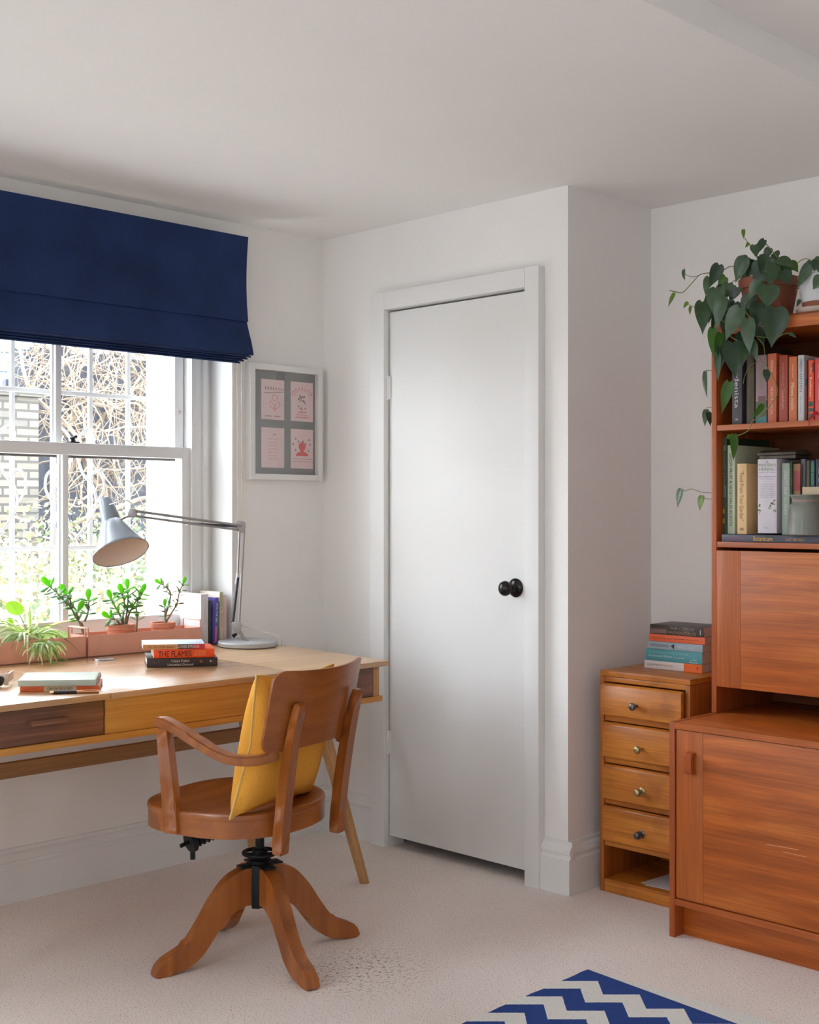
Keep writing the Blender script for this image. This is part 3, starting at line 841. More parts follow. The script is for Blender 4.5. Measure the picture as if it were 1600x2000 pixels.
for sx, yb, yt, zt in ((-0.128, -0.205, -0.282, 0.745), (0.138, -0.205, -0.282, 0.75)):
    bar([(sx, yb + 0.002, 0.352), (sx, yb - 0.006, 0.45), (sx * 1.01, yb - 0.022, 0.56), (sx * 1.02, yb - 0.041, 0.66), (sx * 1.03, yt + 0.013, zt)], [0.035, 0.035, 0.034, 0.033, 0.030], [0.03, 0.03, 0.028, 0.025, 0.018], (1, 0, 0), M_CHAIR, 'back_post', bev=0.0028)
# curved plywood backrest
bm = NB()
nx, nz = 28, 10
def back_pt(u, w, off):
    # u -1..1, w 0..1, rounded corners by pinching x with height
    z0, z1 = 0.618, 0.836
    z = z0 + (z1 - z0) * w
    cz = min(w, 1 - w) * (z1 - z0)
    rc = 0.035
    half = 0.205
    if cz < rc: half -= rc - math.sqrt(max(0, rc * rc - (rc - cz) ** 2))
    x = half * u
    sag = -0.010 * (1 - (x / 0.205) ** 2) * (1 if w > 0.5 else -0.6) * abs(w - 0.5) * 2
    y = -0.253 + 1.05 * x * x - 0.045 * (w - 0.3) + off
    return Vector((x, y, z + sag))
ws_ = [0, 0.01, 0.03, 0.07, 0.13, 0.3, 0.5, 0.7, 0.87, 0.93, 0.97, 0.99, 1.0]
F = [[bm.verts.new(back_pt(-1 + 2 * i / nx, w, -0.0035)) for i in range(nx + 1)] for w in ws_]
B = [[bm.verts.new(back_pt(-1 + 2 * i / nx, w, 0.0035)) for i in range(nx + 1)] for w in ws_]
for r in range(len(ws_) - 1):
    for i in range(nx):
        bm.faces.new([F[r][i], F[r][i + 1], F[r + 1][i + 1], F[r + 1][i]])
        bm.faces.new([B[r][i + 1], B[r][i], B[r + 1][i], B[r + 1][i + 1]])
    bm.faces.new([F[r][0], F[r + 1][0], B[r + 1][0], B[r][0]])
    bm.faces.new([F[r + 1][nx], F[r][nx], B[r][nx], B[r + 1][nx]])
for i in range(nx):
    bm.faces.new([F[0][i + 1], F[0][i], B[0][i], B[0][i + 1]])
    bm.faces.new([F[-1][i], F[-1][i + 1], B[-1][i + 1], B[-1][i]])
t.part('backrest', bm, M_CHAIR_H, **L_)
for sx in (-1, 1):
    bar([(sx * 0.146, -0.206, 0.612), (sx * 0.205, -0.185, 0.606), (sx * 0.238, -0.12, 0.61), (sx * 0.246, -0.04, 0.64), (sx * 0.243, 0.03, 0.668), (sx * 0.238, 0.085, 0.684), (sx * 0.236, 0.118, 0.684)],
        [0.028, 0.03, 0.034, 0.038, 0.04, 0.038, 0.034], [0.026, 0.026, 0.026, 0.026, 0.026, 0.026, 0.022], (1, 0.2, 0), M_CHAIR_H, 'armrest', bev=0.005)
    bar([(sx * 0.240, 0.088, 0.672), (sx * 0.235, 0.082, 0.58), (sx * 0.228, 0.074, 0.47), (sx * 0.226, 0.07, 0.394)], [0.026, 0.026, 0.026, 0.026], [0.034, 0.038, 0.044, 0.044], (1, 0, 0), M_CHAIR, 'arm_support', bev=0.003)
for s_ in (-0.142, 0.152):
    bm = NB(); tube(bm, [(s_ + 0.012, -0.235, 0.63), (s_ + 0.014, -0.235, 0.63)], 0.005, 10); t.part('screw', bm, M_IRON, **L_)

# cushion: plump square with pointed corners
M_CUSH = plain('mustard_linen', (0.78, 0.37, 0.055), 0.92, noise=0.07, nscale=260, bump=0.35, spec=0.1)
CS = 0.204
bm = NB(); N_ = 26
fr = {}; 
def cush(u, v, s):
    e = (1 - u ** 4) * (1 - v ** 4)
    e2 = max(0, (1 - u * u) * (1 - v * v))
    th = 0.072 * (e2 ** 0.42)
    k = 1 - 0.17 * (1 - abs(u * v)) * (max(abs(u), abs(v)) ** 3)
    wr = 0.006 * math.sin(9 * u + 4 * v) * math.exp(-3 * (1 - abs(v))) * (1 - abs(u))
    return Vector((u * CS * 0.965 * k, s * (th + wr * e2 ** 0.3), v * CS * 0.93 * k))
for s in (1, -1):
    for i in range(N_ + 1):
        for j in range(N_ + 1):
            u = -1 + 2 * i / N_; v = -1 + 2 * j / N_
            edge = i in (0, N_) or j in (0, N_)
            if edge and s == -1: fr[(s, i, j)] = fr[(1, i, j)]
            else: fr[(s, i, j)] = bm.verts.new(cush(u, v, s))
    for i in range(N_):
        for j in range(N_):
            q = [fr[(s, i, j)], fr[(s, i + 1, j)], fr[(s, i + 1, j + 1)], fr[(s, i, j + 1)]]
            bm.faces.new(q if s == -1 else q[::-1])
MC = Matrix.Translation((2.16, 2.79, 0)) @ Matrix.Rotation(CH, 4, 'Z')
MCU = MC @ Matrix.Translation((-0.008, -0.130, 0.627)) @ Matrix.Rotation(rad(3), 4, 'Z') @ Matrix.Rotation(rad(11), 4, 'X') @ Matrix.Rotation(rad(2), 4, 'Y')
loc = MCU @ Vector((0, 0, -0.19))
tc_ = Thing('cushion', 'mustard yellow square linen cushion leaning against the back of the chair', 'cushion', loc)
bmesh.ops.transform(bm, matrix=MCU, verts=bm.verts)
cb = tc_.part('cushion_body', bm, M_CUSH, ang=60)
bm = NB()
ring = []
for i in range(N_ + 1): ring.append(cush(-1 + 2 * i / N_, -1, 1))
for i in range(1, N_ + 1): ring.append(cush(1, -1 + 2 * i / N_, 1))
for i in range(1, N_ + 1): ring.append(cush(1 - 2 * i / N_, 1, 1))
for i in range(1, N_ + 1): ring.append(cush(-1, 1 - 2 * i / N_, 1))
tube(bm, [MCU @ p for p in ring], 0.0028, 6, cap=False)
tc_.part('seam', bm, plain('cushion_piping', (0.78, 0.55, 0.19), 0.9))

# ================================================================ ROMAN BLIND
M_BLIND = plain('navy_blind_fabric', (0.012, 0.029, 0.10), 0.75, noise=0.25, nscale=5, bump=0.15, spec=0.25)
BX0, BX1 = 0.95, 2.84
t = Thing('roman_blind', 'navy blue roman blind pulled half up over the sash window', 'blind', (1.9, 3.70, 1.76))
def fabric(name, prof, x1, wob=0.0, th=0.003, parent=None, x0=BX0):
    bm = NB(); n = 60; rows = []
    for (y, z) in prof:
        a = []
        for i in range(n + 1):
            x = x0 + (x1 - x0) * i / n
            w = wob * (math.sin(x * 7 + z * 3) * 0.6 + math.sin(x * 17 + z * 9) * 0.4) * math.sin(math.pi * min(1, (2.225 - z) / 0.31 + 0.02))
            a.append((x, y + w, z))
        rows.append(a)
    fr_ = [[bm.verts.new(p) for p in r] for r in rows]
    bk = [[bm.verts.new((p[0], p[1] + th, p[2])) for p in r] for r in rows]
    m = len(rows)
    for r in range(m - 1):
        for i in range(n):
            bm.faces.new([fr_[r][i], fr_[r][i + 1], fr_[r + 1][i + 1], fr_[r + 1][i]])
            bm.faces.new([bk[r][i + 1], bk[r][i], bk[r + 1][i], bk[r + 1][i + 1]])
        bm.faces.new([fr_[r][0], fr_[r + 1][0], bk[r + 1][0], bk[r][0]])
        bm.faces.new([fr_[r + 1][n], fr_[r][n], bk[r][n], bk[r + 1][n]])
    for i in range(n):
        bm.faces.new([fr_[0][i + 1], fr_[0][i], bk[0][i], bk[0][i + 1]])
        bm.faces.new([fr_[-1][i], fr_[-1][i + 1], bk[-1][i + 1], bk[-1][i]])
    bmesh.ops.recalc_face_normals(bm, faces=bm.faces)
    return t.part(name, bm, M_BLIND, parent)
fabric('blind_panel', [(3.662 + 0.010 * math.sin(k / 10 * 3.1), 2.224 - 0.306 * k / 10) for k in range(11)], BX1, wob=0.006)
fabric('blind_fold', [(3.670, 1.930), (3.668, 1.918), (3.655, 1.88), (3.640, 1.84), (3.632, 1.812), (3.628, 1.797), (3.632, 1.794), (3.638, 1.800)], BX1 - 0.002)
for k in range(4):
    z = 1.789 - 0.008 * k; y = 3.632 + 0.002 * k
    fabric('blind_pleat', [(y + 0.05, z + 0.030), (y + 0.012, z + 0.006), (y + 0.001, z + 0.0015), (y, z - 0.001), (y + 0.003, z - 0.003), (y + 0.012, z - 0.001), (y + 0.05, z + 0.016)], BX1 - 0.004 - 0.0145 * (k + 0.4), th=0.002)
bm = NB(); box(bm, BX0, BX1 - 0.01, 3.672, 3.75, 2.185, 2.222, bev=0.002); t.part('head_rail', bm, M_GLOSS)
M_CORD = plain('cream_cord', (0.55, 0.45, 0.33), 0.7)
bm = NB()
for x, y in ((2.822, 3.70), (2.842, 3.70)):
    tube(bm, [(x, y, 2.19), (x, y + 0.004, 1.7), (x, y, 1.20)], 0.0013, 6)
tube(bm, smooth_pts([(2.822, 3.70, 1.20), (2.824, 3.70, 1.185), (2.832, 3.70, 1.175), (2.840, 3.70, 1.185), (2.842, 3.70, 1.20)], 4), 0.0013, 6)
t.part('pull_cord', bm, M_CORD)

# ================================================================ PICTURE
t = Thing('picture_frame', 'white framed picture of four small pink prints on the wall beside the window', 'picture', (3.08, WY, 1.36))
FX0, FX1, FZ0, FZ1 = 2.893, 3.243, 1.352, 1.782
M_FRM = plain('white_frame', (0.78, 0.77, 0.75), 0.45)
bm = NB()
for a in ((FX0, FX0 + 0.022, FZ0, FZ1), (FX1 - 0.022, FX1, FZ0, FZ1), (FX0 + 0.022, FX1 - 0.022, FZ0, FZ0 + 0.022), (FX0 + 0.022, FX1 - 0.022, FZ1 - 0.022, FZ1)):
    box(bm, a[0], a[1], 3.716, 3.749, a[2], a[3], bev=0.0015)
t.part('frame_moulding', bm, M_FRM)
bm = NB(); box(bm, FX0 + 0.02, FX1 - 0.02, 3.738, 3.742, FZ0 + 0.02, FZ1 - 0.02)
t.part('mount', bm, plain('grey_mount', (0.19, 0.195, 0.19), 0.6))
bm = NB(); box(bm, FX0 + 0.021, FX1 - 0.021, 3.724, 3.726, FZ0 + 0.021, FZ1 - 0.021)
t.part('glazing', bm, glass_mat('picture_glass', 0.07))
M_PINK = plain('pink_print_paper', (0.80, 0.60, 0.60), 0.7)
M_RED = plain('print_red', (0.72, 0.10, 0.10), 0.7); M_PNK2 = plain('print_rose', (0.72, 0.26, 0.28), 0.7); M_INK = plain('print_grey_ink', (0.16, 0.13, 0.13), 0.7); M_INK2 = plain('print_soft_ink', (0.42, 0.30, 0.31), 0.7)
def prt(px, pz): return Vector((px, 3.7372, pz))
W0, W1, G = FX0 + 0.032, FX1 - 0.037, 0.028
pw = (W1 - W0 - G) / 2; ph = 0.145
cards = []
K1, K2 = at_y(3.7375, 510, 800).x, at_y(3.7375, 568, 800).x
pw = at_y(3.7375, 555, 800).x - K1; ph = 0.150
for (cx, cz) in ((K1, 1.578), (K2, 1.578), (K1, 1.398), (K2, 1.398)):
    bm = NB(); box(bm, cx, cx + pw, 3.7365, 3.7385, cz, cz + ph)
    cards.append((t.part('pink_print', bm, M_PINK), cx, cz))
def line(pts, r, mat, parent, name='drawing'):
    bm = NB(); tube(bm, [(p[0], 3.7362, p[1]) for p in pts], r * 1.7, 5); return t.part(name, bm, mat, parent)
c, cx, cz = cards[0]
for i in range(8):
    x = cx + 0.018 + i * 0.0125; h = 0.012 - i * 0.0007
    line([(x, cz + 0.112), (x + 0.003, cz + 0.112 + h), (x + 0.006, cz + 0.112 + h * 0.5), (x + 0.002, cz + 0.112 + h * 0.4), (x + 0.007, cz + 0.112)], 0.0006, M_INK if i < 4 else M_INK2, c, 'handwriting')
line([(cx + 0.015, cz + 0.098), (cx + 0.105, cz + 0.106)], 0.0007, M_INK, c, 'underline')
ccx, ccz = cx + 0.064, cz + 0.060
line([(ccx + 0.013 * math.cos(a * 0.4), ccz + 0.022 + 0.011 * math.sin(a * 0.4)) for a in range(17)], 0.0007, M_PNK2, c)
line([(ccx + 0.024 * math.cos(math.pi + a * 0.3), ccz + 0.001 + 0.020 * math.sin(math.pi + a * 0.3)) for a in range(12)], 0.0007, M_PNK2, c)
line([(ccx - 0.024, ccz), (ccx - 0.02, ccz + 0.01), (ccx, ccz - 0.006), (ccx + 0.02, ccz + 0.01), (ccx + 0.024, ccz)], 0.0008, M_PNK2, c)
line([(ccx, ccz - 0.006), (ccx, ccz - 0.030)], 0.001, M_PNK2, c)
for s in (-1, 1): line([(ccx + s * 0.028, ccz - 0.002), (ccx + s * 0.048, ccz - 0.002)], 0.0004, M_PNK2, c)
for a in (0.02, 0.062): line([(cx + a, cz + 0.013), (cx + a + 0.028, cz + 0.013)], 0.0012, M_INK2, c, 'handwriting')
c, cx, cz = cards[1]
for i in range(9):
    a = math.pi * (0.05 + 0.9 * i / 8)
    x, z = cx + pw / 2 - 0.048 * math.cos(a), cz + 0.098 + 0.026 * math.sin(a)
    line([(x - 0.003, z), (x, z + 0.005), (x + 0.003, z)], 0.0009, M_PNK2 if i % 2 else M_RED, c, 'handwriting')
line([(cx + pw / 2 - 0.04 * math.cos(math.pi * i / 14), cz + 0.092 + 0.026 * math.sin(math.pi * i / 14)) for i in range(15)], 0.0006, M_PNK2, c)
rr = random.Random(3)
for i in range(22):
    x, z = cx + pw / 2 + rr.uniform(-0.020, 0.020), cz + rr.uniform(0.048, 0.098)
    line([(x, z), (x + rr.uniform(-0.006, 0.006), z + rr.uniform(-0.007, 0.007))], rr.choice((0.0006, 0.0012, 0.0018)), M_INK if i % 2 else M_INK2, c)
for k, (a, b_) in enumerate(((0.036, 0.078), (0.028, 0.085), (0.024, 0.09))):
    for i in range(9): 
        x = cx + a + (b_ - a) * i / 9
        line([(x, cz + 0.034 - k * 0.010), (x + 0.004, cz + 0.037 - k * 0.010)], 0.0009, M_PNK2 if k < 2 else M_RED, c, 'handwriting')
c, cx, cz = cards[2]
line([(cx + 0.055, cz + 0.124), (cx + 0.070, cz + 0.124)], 0.0008, M_INK2, c, 'handwriting')
for k in range(7):
    line([(cx + 0.032, cz + 0.108 - k * 0.0125), (cx + 0.052 + 0.003 * (k % 2), cz + 0.108 - k * 0.0125)], 0.0005, M_PNK2, c, 'handwriting')
    line([(cx + 0.058, cz + 0.108 - k * 0.0125), (cx + 0.078 - 0.004 * (k % 3), cz + 0.108 - k * 0.0125)], 0.0005, M_PNK2, c, 'handwriting')
c, cx, cz = cards[3]
bm = NB()
hx = cx + pw / 2
prism(bm, [(hx + 0.017 * math.cos(a), cz + 0.084 + 0.0175 * math.sin(a)) for a in [k * math.pi / 12 for k in range(24)]], 0, 0.0006, frame((0, 3.7362, 0), (1, 0, 0), (0, 0, 1), (0, -1, 0)))
prism(bm, [(hx + 0.031 * math.cos(a), cz + 0.048 + 0.017 * math.sin(a)) for a in [k * math.pi / 12 for k in range(13)]], 0, 0.0005, frame((0, 3.7362, 0), (1, 0, 0), (0, 0, 1), (0, -1, 0)))
prism(bm, [(hx - 0.008, cz + 0.05), (hx + 0.008, cz + 0.05), (hx + 0.008, cz + 0.075), (hx - 0.008, cz + 0.075)], 0, 0.0004, frame((0, 3.7362, 0), (1, 0, 0), (0, 0, 1), (0, -1, 0)))
t.part('head_and_shoulders_drawing', bm, M_RED, c)
for dx, dz_ in ((-0.032, 0.112), (-0.018, 0.103), (0.004, 0.104), (0.034, 0.110), (-0.045, 0.092), (0.018, 0.094), (0.040, 0.092), (-0.032, 0.070), (0.032, 0.068)):
    line([(hx + dx - 0.003, cz + dz_ - 0.003), (hx + dx, cz + dz_ + 0.003), (hx + dx + 0.003, cz + dz_ - 0.002)], 0.0009, M_INK, c)
for k in range(2):
    for i in range(10): line([(cx + 0.012 + i * 0.0105, cz + 0.036 - k * 0.010), (cx + 0.018 + i * 0.0105, cz + 0.037 - k * 0.010)], 0.0008, M_INK2, c, 'handwriting')

# ================================================================ BOOK BUILDER
MATC = {}
def cmat(c, rough=0.42, noise=0.05):
    k = (tuple(c), rough, noise)
    if k not in MATC: MATC[k] = plain('cover_%d_%d_%d' % tuple(c), lin(c), rough, noise=noise, nscale=25)
    return MATC[k]
def book(label, M, L, T, W, cover, texts=(), blocks=(), hard=True, pages=None, group=None, cat='book', name='book', top_c=None, basez=None):
    """local: spine along X at y=0 facing -Y, thickness Z, depth Y. texts: (string, x0, z0, w, h, colour[, flip]); blocks: (x0, x1, z0, z1, colour)"""
    base = M @ Vector((L / 2, W / 2, 0))
    zmin = min((M @ Vector(p)).z for p in ((0, 0, 0), (L, 0, 0), (0, W, 0), (L, W, 0), (0, 0, T), (L, 0, T)))
    t = Thing(name, label, cat, (base.x, base.y, zmin), group=group)
    th = 0.0022 if hard else 0.0007
    ov = 0.003 if hard else 0.0
    bm = NB()
    box(bm, 0, L, 0, W, 0, th, bev=0.0004); box(bm, 0, L, 0, W, T - th, T, bev=0.0004)
    box(bm, 0, L, -0.0006, th, 0.0003, T - 0.0003, bev=min(0.0012, T * 0.1))
    bmesh.ops.transform(bm, matrix=M, verts=bm.verts)
    mats = cmat(cover)
    cv = t.part('cover', bm, mats)
    bm = NB(); box(bm, ov, L - ov, th * 0.9, W - ov, th, T - th); bmesh.ops.transform(bm, matrix=M, verts=bm.verts)
    t.part('pages', bm, pages or M_PAGE)
    xd = (M.to_3x3() @ Vector((1, 0, 0))); yd = (M.to_3x3() @ Vector((0, 0, 1)))
    for (x0, x1, z0, z1, c) in blocks:
        bm = NB(); box(bm, x0 * L, x1 * L, -0.0011, 0.0, z0 * T, z1 * T); bmesh.ops.transform(bm, matrix=M, verts=bm.verts)
        t.part('spine_panel', bm, cmat(c), cv)
    for tx in texts:
        s, x0, z0, w, h, c = tx[:6]
        if len(tx) > 6 and tx[6]:
            lettering(t, s, M @ Vector(((x0 + w) * L, -0.0013, (z0 + h) * T)), -xd, -yd, w * L, h * T, cmat(c), cv)
        else:
            lettering(t, s, M @ Vector((x0 * L, -0.0013, z0 * T)), xd, yd, w * L, h * T, cmat(c), cv)
    return t
def flat_M(o, ang, tilt=0.0):
    return Matrix.Translation(Vector(o)) @ Matrix.Rotation(ang, 4, 'Z') @ Matrix.Rotation(0, 4, 'X')
def tiltm(): return Matrix.Rotation(math.atan(TILT), 4, 'X')
def on_desk(p, ang, lift=0.0):
    q = Vector((p.x, p.y, dz(p.y) + lift))
    return Matrix.Translation(q) @ tiltm() @ Matrix.Rotation(ang, 4, 'Z')

# stack of three on the desk
a, b = at_desk(287, 1304), at_desk(425, 1301)
ang = math.atan2(b.y - a.y, b.x - a.x); L1 = (b - a).length
book('thick black hardback at the bottom of the three book stack by the lamp', on_desk(a, ang, 0.0005), L1, 0.0265, 0.15, (50, 42, 42),
     texts=(('Claire Fuller', 0.34, 0.55, 0.26, 0.30, (225, 205, 190)), ('Unsettled Ground', 0.29, 0.12, 0.36, 0.30, (225, 205, 190))),
     blocks=((0.10, 0.115, 0.45, 0.6, (120, 60, 50)), (0.155, 0.17, 0.6, 0.75, (110, 70, 60)), (0.745, 0.78, 0.45, 0.75, (135, 85, 60)), (0.89, 0.91, 0.5, 0.72, (190, 190, 190)), (0.94, 0.95, 0.4, 0.7, (110, 55, 50))), group='stack of three books on the desk')
M2 = on_desk(a + Vector((math.cos(ang), math.sin(ang), 0)) * 0.022 + Vector((0.003, 0.006, 0)), ang + rad(0.5), 0.0275)
book('bright orange book in the middle of the three book stack by the lamp', M2, 0.187, 0.0275, 0.128, (250, 88, 30), hard=False, group='stack of three books on the desk',
     texts=(('THE FLAMES', 0.07, 0.14, 0.55, 0.66, (45, 28, 25)), ('SOPHIE', 0.68, 0.54, 0.17, 0.27, (240, 170, 120)), ('HAYDOCK', 0.66, 0.2, 0.20, 0.27, (240, 170, 120))))
M3 = on_desk(a + Vector((math.cos(ang), math.sin(ang), 0)) * -0.010 + Vector((0.0, 0.004, 0)), ang - rad(1), 0.0555)
book('ochre and red spined paperback on top of the three book stack', M3, 0.190, 0.0155, 0.126, (205, 220, 235), hard=False, group='stack of three books on the desk',
     blocks=((0, 0.56, 0, 1, (205, 150, 95)), (0.56, 0.82, 0, 1, (95, 75, 70)), (0.82, 1.0, 0, 1, (200, 50, 60))),
     texts=(('The Path of No Return', 0.08, 0.25, 0.42, 0.5, (120, 75, 50)), ('CLOVER STROUD', 0.53, 0.25, 0.38, 0.5, (235, 225, 225))))

# notebook, paperback, pen at left
a, b = at_desk(39, 1351), at_desk(194, 1349)
ang = math.atan2(b.y - a.y, b.x - a.x)
book('orange and cream paperback under the pale notebook on the desk', on_desk(a, ang, 0.0005), (b - a).length, 0.0145, 0.125, (222, 100, 45), hard=False,
     blocks=((0.30, 0.71, 0, 1, (205, 185, 150)),), texts=(('ON THE ROAD', 0.34, 0.22, 0.32, 0.5, (45, 40, 35), True), ('JACK', 0.06, 0.3, 0.16, 0.3, (190, 75, 30), True)))
a2 = at_desk(35, 1352); q0 = on_desk(a2, ang, 0.0152)
tn = Thing('notebook', 'pale green spiral bound notebook lying on the orange paperback', 'notebook', (a2.x + 0.08, a2.y, dz(a2.y) + 0.0152))
LN = 0.205
bm = NB(); box(bm, 0, LN, 0.0, 0.15, 0, 0.0026, bev=0.0008); box(bm, 0, LN, 0.0, 0.15, 0.0142, 0.0168, bev=0.0008); box(bm, 0.0, 0.004, 0.001, 0.149, 0.0, 0.0168, bev=0.001)
box(bm, 0, LN, -0.0005, 0.002, 0.0008, 0.016, bev=0.0006)
bmesh.ops.transform(bm, matrix=q0, verts=bm.verts)
M_SAGE = plain('sage_cover', (0.50, 0.56, 0.47), 0.35, noise=0.03)
tn.part('cover', bm, M_SAGE)
bm = NB(); box(bm, 0.004, LN - 0.004, 0.002, 0.147, 0.0026, 0.0142); bmesh.ops.transform(bm, matrix=q0, verts=bm.verts); tn.part('pages', bm, M_PAGEW)
bm = NB()
for k in range(12):
    y = 0.012 + k * 0.0115
    tube(bm, [q0 @ Vector((LN - 0.002 + 0.0065 * math.cos(i * math.pi / 6), y, 0.0084 + 0.0085 * math.sin(i * math.pi / 6))) for i in range(13)], 0.0007, 5)
tn.part('spiral_binding', bm, plain('rose_wire', (0.6, 0.42, 0.4), 0.3, 0.8))
p0, p1 = at_desk(96, 1356), at_desk(194, 1353.5)
tp = Thing('ballpoint_pen', 'black and copper pen lying in front of the orange paperback', 'pen', (p0.x, p0.y, dz(p0.y)))
M_COP = plain('copper', (0.75, 0.38, 0.2), 0.25, 0.9)
R_ = Vector((0, 0, 0.0045)); dd = (p1 - p0)
bm = NB(); tube(bm, [p0 + R_, p0 + dd * 0.02 + R_, p0 + dd * 0.09 + R_], [0.0008, 0.003, 0.0042], 14); tube(bm, [p0 + dd * 0.55 + R_, p1 + R_], [0.0045, 0.004], 14); tp.part('metal_barrel', bm, M_COP)
bm = NB(); tube(bm, [p0 + dd * 0.09 + R_, p0 + dd * 0.55 + R_], 0.0045, 14); tp.part('grip', bm, plain('black_lacquer', (0.02, 0.015, 0.015), 0.3))
bm = NB(); box(bm, 0, 0.035, -0.001, 0.001, 0, 0.001, bev=0.0003); bmesh.ops.transform(bm, matrix=frame(p0 + dd * 0.68 + Vector((0, 0, 0.0094)), dd.normalized(), Vector((0, 0, 1)).cross(dd.normalized()), (0, 0, 1)), verts=bm.verts); tp.part('clip', bm, M_COP)

# spectacles at the left edge
g0 = at_desk(12, 1337)
tg = Thing('sunglasses', 'black lensed sunglasses with pale tan temple at the left end of the desk', 'sunglasses', (g0.x - 0.02, g0.y, dz(g0.y)))
Mg = on_desk(at_desk(-30, 1342), rad(-38), 0.0)
bm = NB(); pr_ = smooth_pts([(0, 0.016, 0), (0.004, 0.003, 0), (0.02, 0.0, 0), (0.042, 0.003, 0), (0.052, 0.014, 0), (0.053, 0.024, 0), (0.045, 0.03, 0), (0.02, 0.031, 0), (0.004, 0.028, 0), (0, 0.016, 0)], 4)[:-1]
prism(bm, [(p.x, p.y) for p in pr_], 0, 0.003, Mg @ frame((0, 0, 0.001), (1, 0, 0), (0, -0.15, 1), (0, -1, -0.15)), bev=0.0008)
tg.part('lens', bm, plain('black_lens', (0.012, 0.012, 0.014), 0.12))
bm = NB(); tube(bm, [Mg @ Vector((p.x * 1.05 - 0.001, 0.001, p.y * 1.05 + 0.001)) for p in pr_ + [pr_[0]]], 0.0022, 8); tg.part('rim', bm, plain('clear_rim', (0.7, 0.7, 0.68), 0.25))
bm = NB(); box(bm, 0.052, 0.064, 0.0, 0.004, 0.004, 0.038, bev=0.002, M=Mg); box(bm, 0.058, 0.064, 0.002, 0.075, 0.012, 0.036, bev=0.002, M=Mg)
tg.part('temple', bm, plain('tan_acetate', (0.62, 0.44, 0.33), 0.4))

# ================================================================ PLANTERS ON THE SILL
M_TERRA = plain('salmon_powder_coat', (0.70, 0.35, 0.255), 0.5, noise=0.03)
PY0, PY1, PH = 3.69, 3.80, 0.070
def planter(x0, x1, label):
    zb = dz(PY0) + 0.001
    t = Thing('planter_box', label, 'planter', ((x0 + x1) / 2, (PY0 + PY1) / 2, zb), group='salmon planter boxes on the window sill')
    bm = NB(); th = 0.0018
    box(bm, x0, x1, PY0, PY0 + th, zb, zb + PH, bev=0.0006); box(bm, x0, x1, PY1 - th, PY1, zb, zb + PH, bev=0.0006)
    box(bm, x0, x0 + th, PY0, PY1, zb, zb + PH, bev=0.0006); box(bm, x1 - th, x1, PY0, PY1, zb, zb + PH, bev=0.0006)
    box(bm, x0, x1, PY0, PY1, zb, zb + 0.002)
    t.part('trough', bm, M_TERRA)
    for x in (x0 + 0.003, x1 - 0.003):
        bm = NB()
        tube(bm, [(x, PY0 + 0.003, zb), (x, PY0 + 0.003, zb + PH + 0.022), (x, PY0 + 0.006, zb + PH + 0.025), (x, PY1 - 0.006, zb + PH + 0.025), (x, PY1 - 0.003, zb + PH + 0.022), (x, PY1 - 0.003, zb)], 0.0028, 8)
        t.part('handle', bm, M_TERRA)
    return t, zb
pl1, zb1 = planter(1.745, 2.197, 'left salmon pink metal planter holding the spider plant')
pl2, zb2 = planter(2.203, 2.655, 'right salmon pink metal planter holding two terracotta pots')
M_SOILP = plain('potting_soil', (0.06, 0.04, 0.03), 0.95, noise=0.5, nscale=80, bump=0.6)
bm = NB(); box(bm, 1.75, 2.19, PY0 + 0.003, PY1 - 0.003, zb1 + 0.0025, zb1 + 0.055, bev=0.002); pl1.part('soil', bm, M_SOILP)

M_POT = plain('terracotta', (0.56, 0.22, 0.13), 0.85, noise=0.12, nscale=30)
M_JB = leafy('jade_leaf_bright', (0.20, 0.50, 0.04), 0.55, 0.35, 0.15)
M_JM = leafy('jade_leaf', (0.16, 0.30, 0.13), 0.35, 0.35, 0.3)
M_JR = leafy('jade_leaf_rusty', (0.30, 0.20, 0.12), 0.35, 0.4, 0.35)
M_JS = plain('jade_stem', (0.24, 0.19, 0.12), 0.8, noise=0.3, nscale=60)
def pot(cx, cy, ztop, rt, label, name='potted_jade_plant', h=0.078, cat='plant'):
    z0 = ztop - h
    t = Thing(name, label, cat, (cx, cy, z0))
    bm = NB(); rb = rt * 0.72
    lathe(bm, [(0, 0), (rb, 0), (rb + 0.001, 0.002), (rt * 0.92, h - 0.018), (rt, h - 0.017), (rt, h - 0.001), (rt - 0.002, h), (rt - 0.006, h - 0.001), (rt - 0.008, h - 0.012), (0, h - 0.012)], 36, Matrix.Translation((cx, cy, z0)))
    t.part('terracotta_pot', bm, M_POT)
    bm = NB(); lathe(bm, [(rt - 0.008, h - 0.0115), (rt * 0.5, h - 0.009), (0, h - 0.008)], 24, Matrix.Translation((cx, cy, z0))); t.part('soil', bm, M_SOILP)
    return t
def fat_leaf(bm, base, d, L, wn, mi):
    """succulent leaf: a flattened, tapered ellipsoid"""
    d = d.normalized(); n_ = (wn - d * wn.dot(d)); n_ = n_.normalized() if n_.length > 1e-5 else d.orthogonal().normalized(); s_ = d.cross(n_)
    prof = [(0, 0), (0.07, 0.06), (0.12, 0.2), (0.21, 0.45), (0.235, 0.62), (0.21, 0.8), (0.12, 0.94), (0, 1.0)]
    rings = []
    for r, a in prof:
        c = base + d * (a * L)
        rings.append([bm.verts.new(c)] if r == 0 else [bm.verts.new(c + s_ * (math.cos(q) * r * L) + n_ * (math.sin(q) * r * L * 0.3)) for q in [k * math.pi / 4 for k in range(8)]])
    for A, B in zip(rings, rings[1:]):
        for k in range(8):
            vs = [A[0], B[(k + 1) % 8], B[k]] if len(A) == 1 else ([A[k], A[(k + 1) % 8], B[0]] if len(B) == 1 else [A[k], A[(k + 1) % 8], B[(k + 1) % 8], B[k]])
            f = bm.faces.new(vs); f.material_index = mi
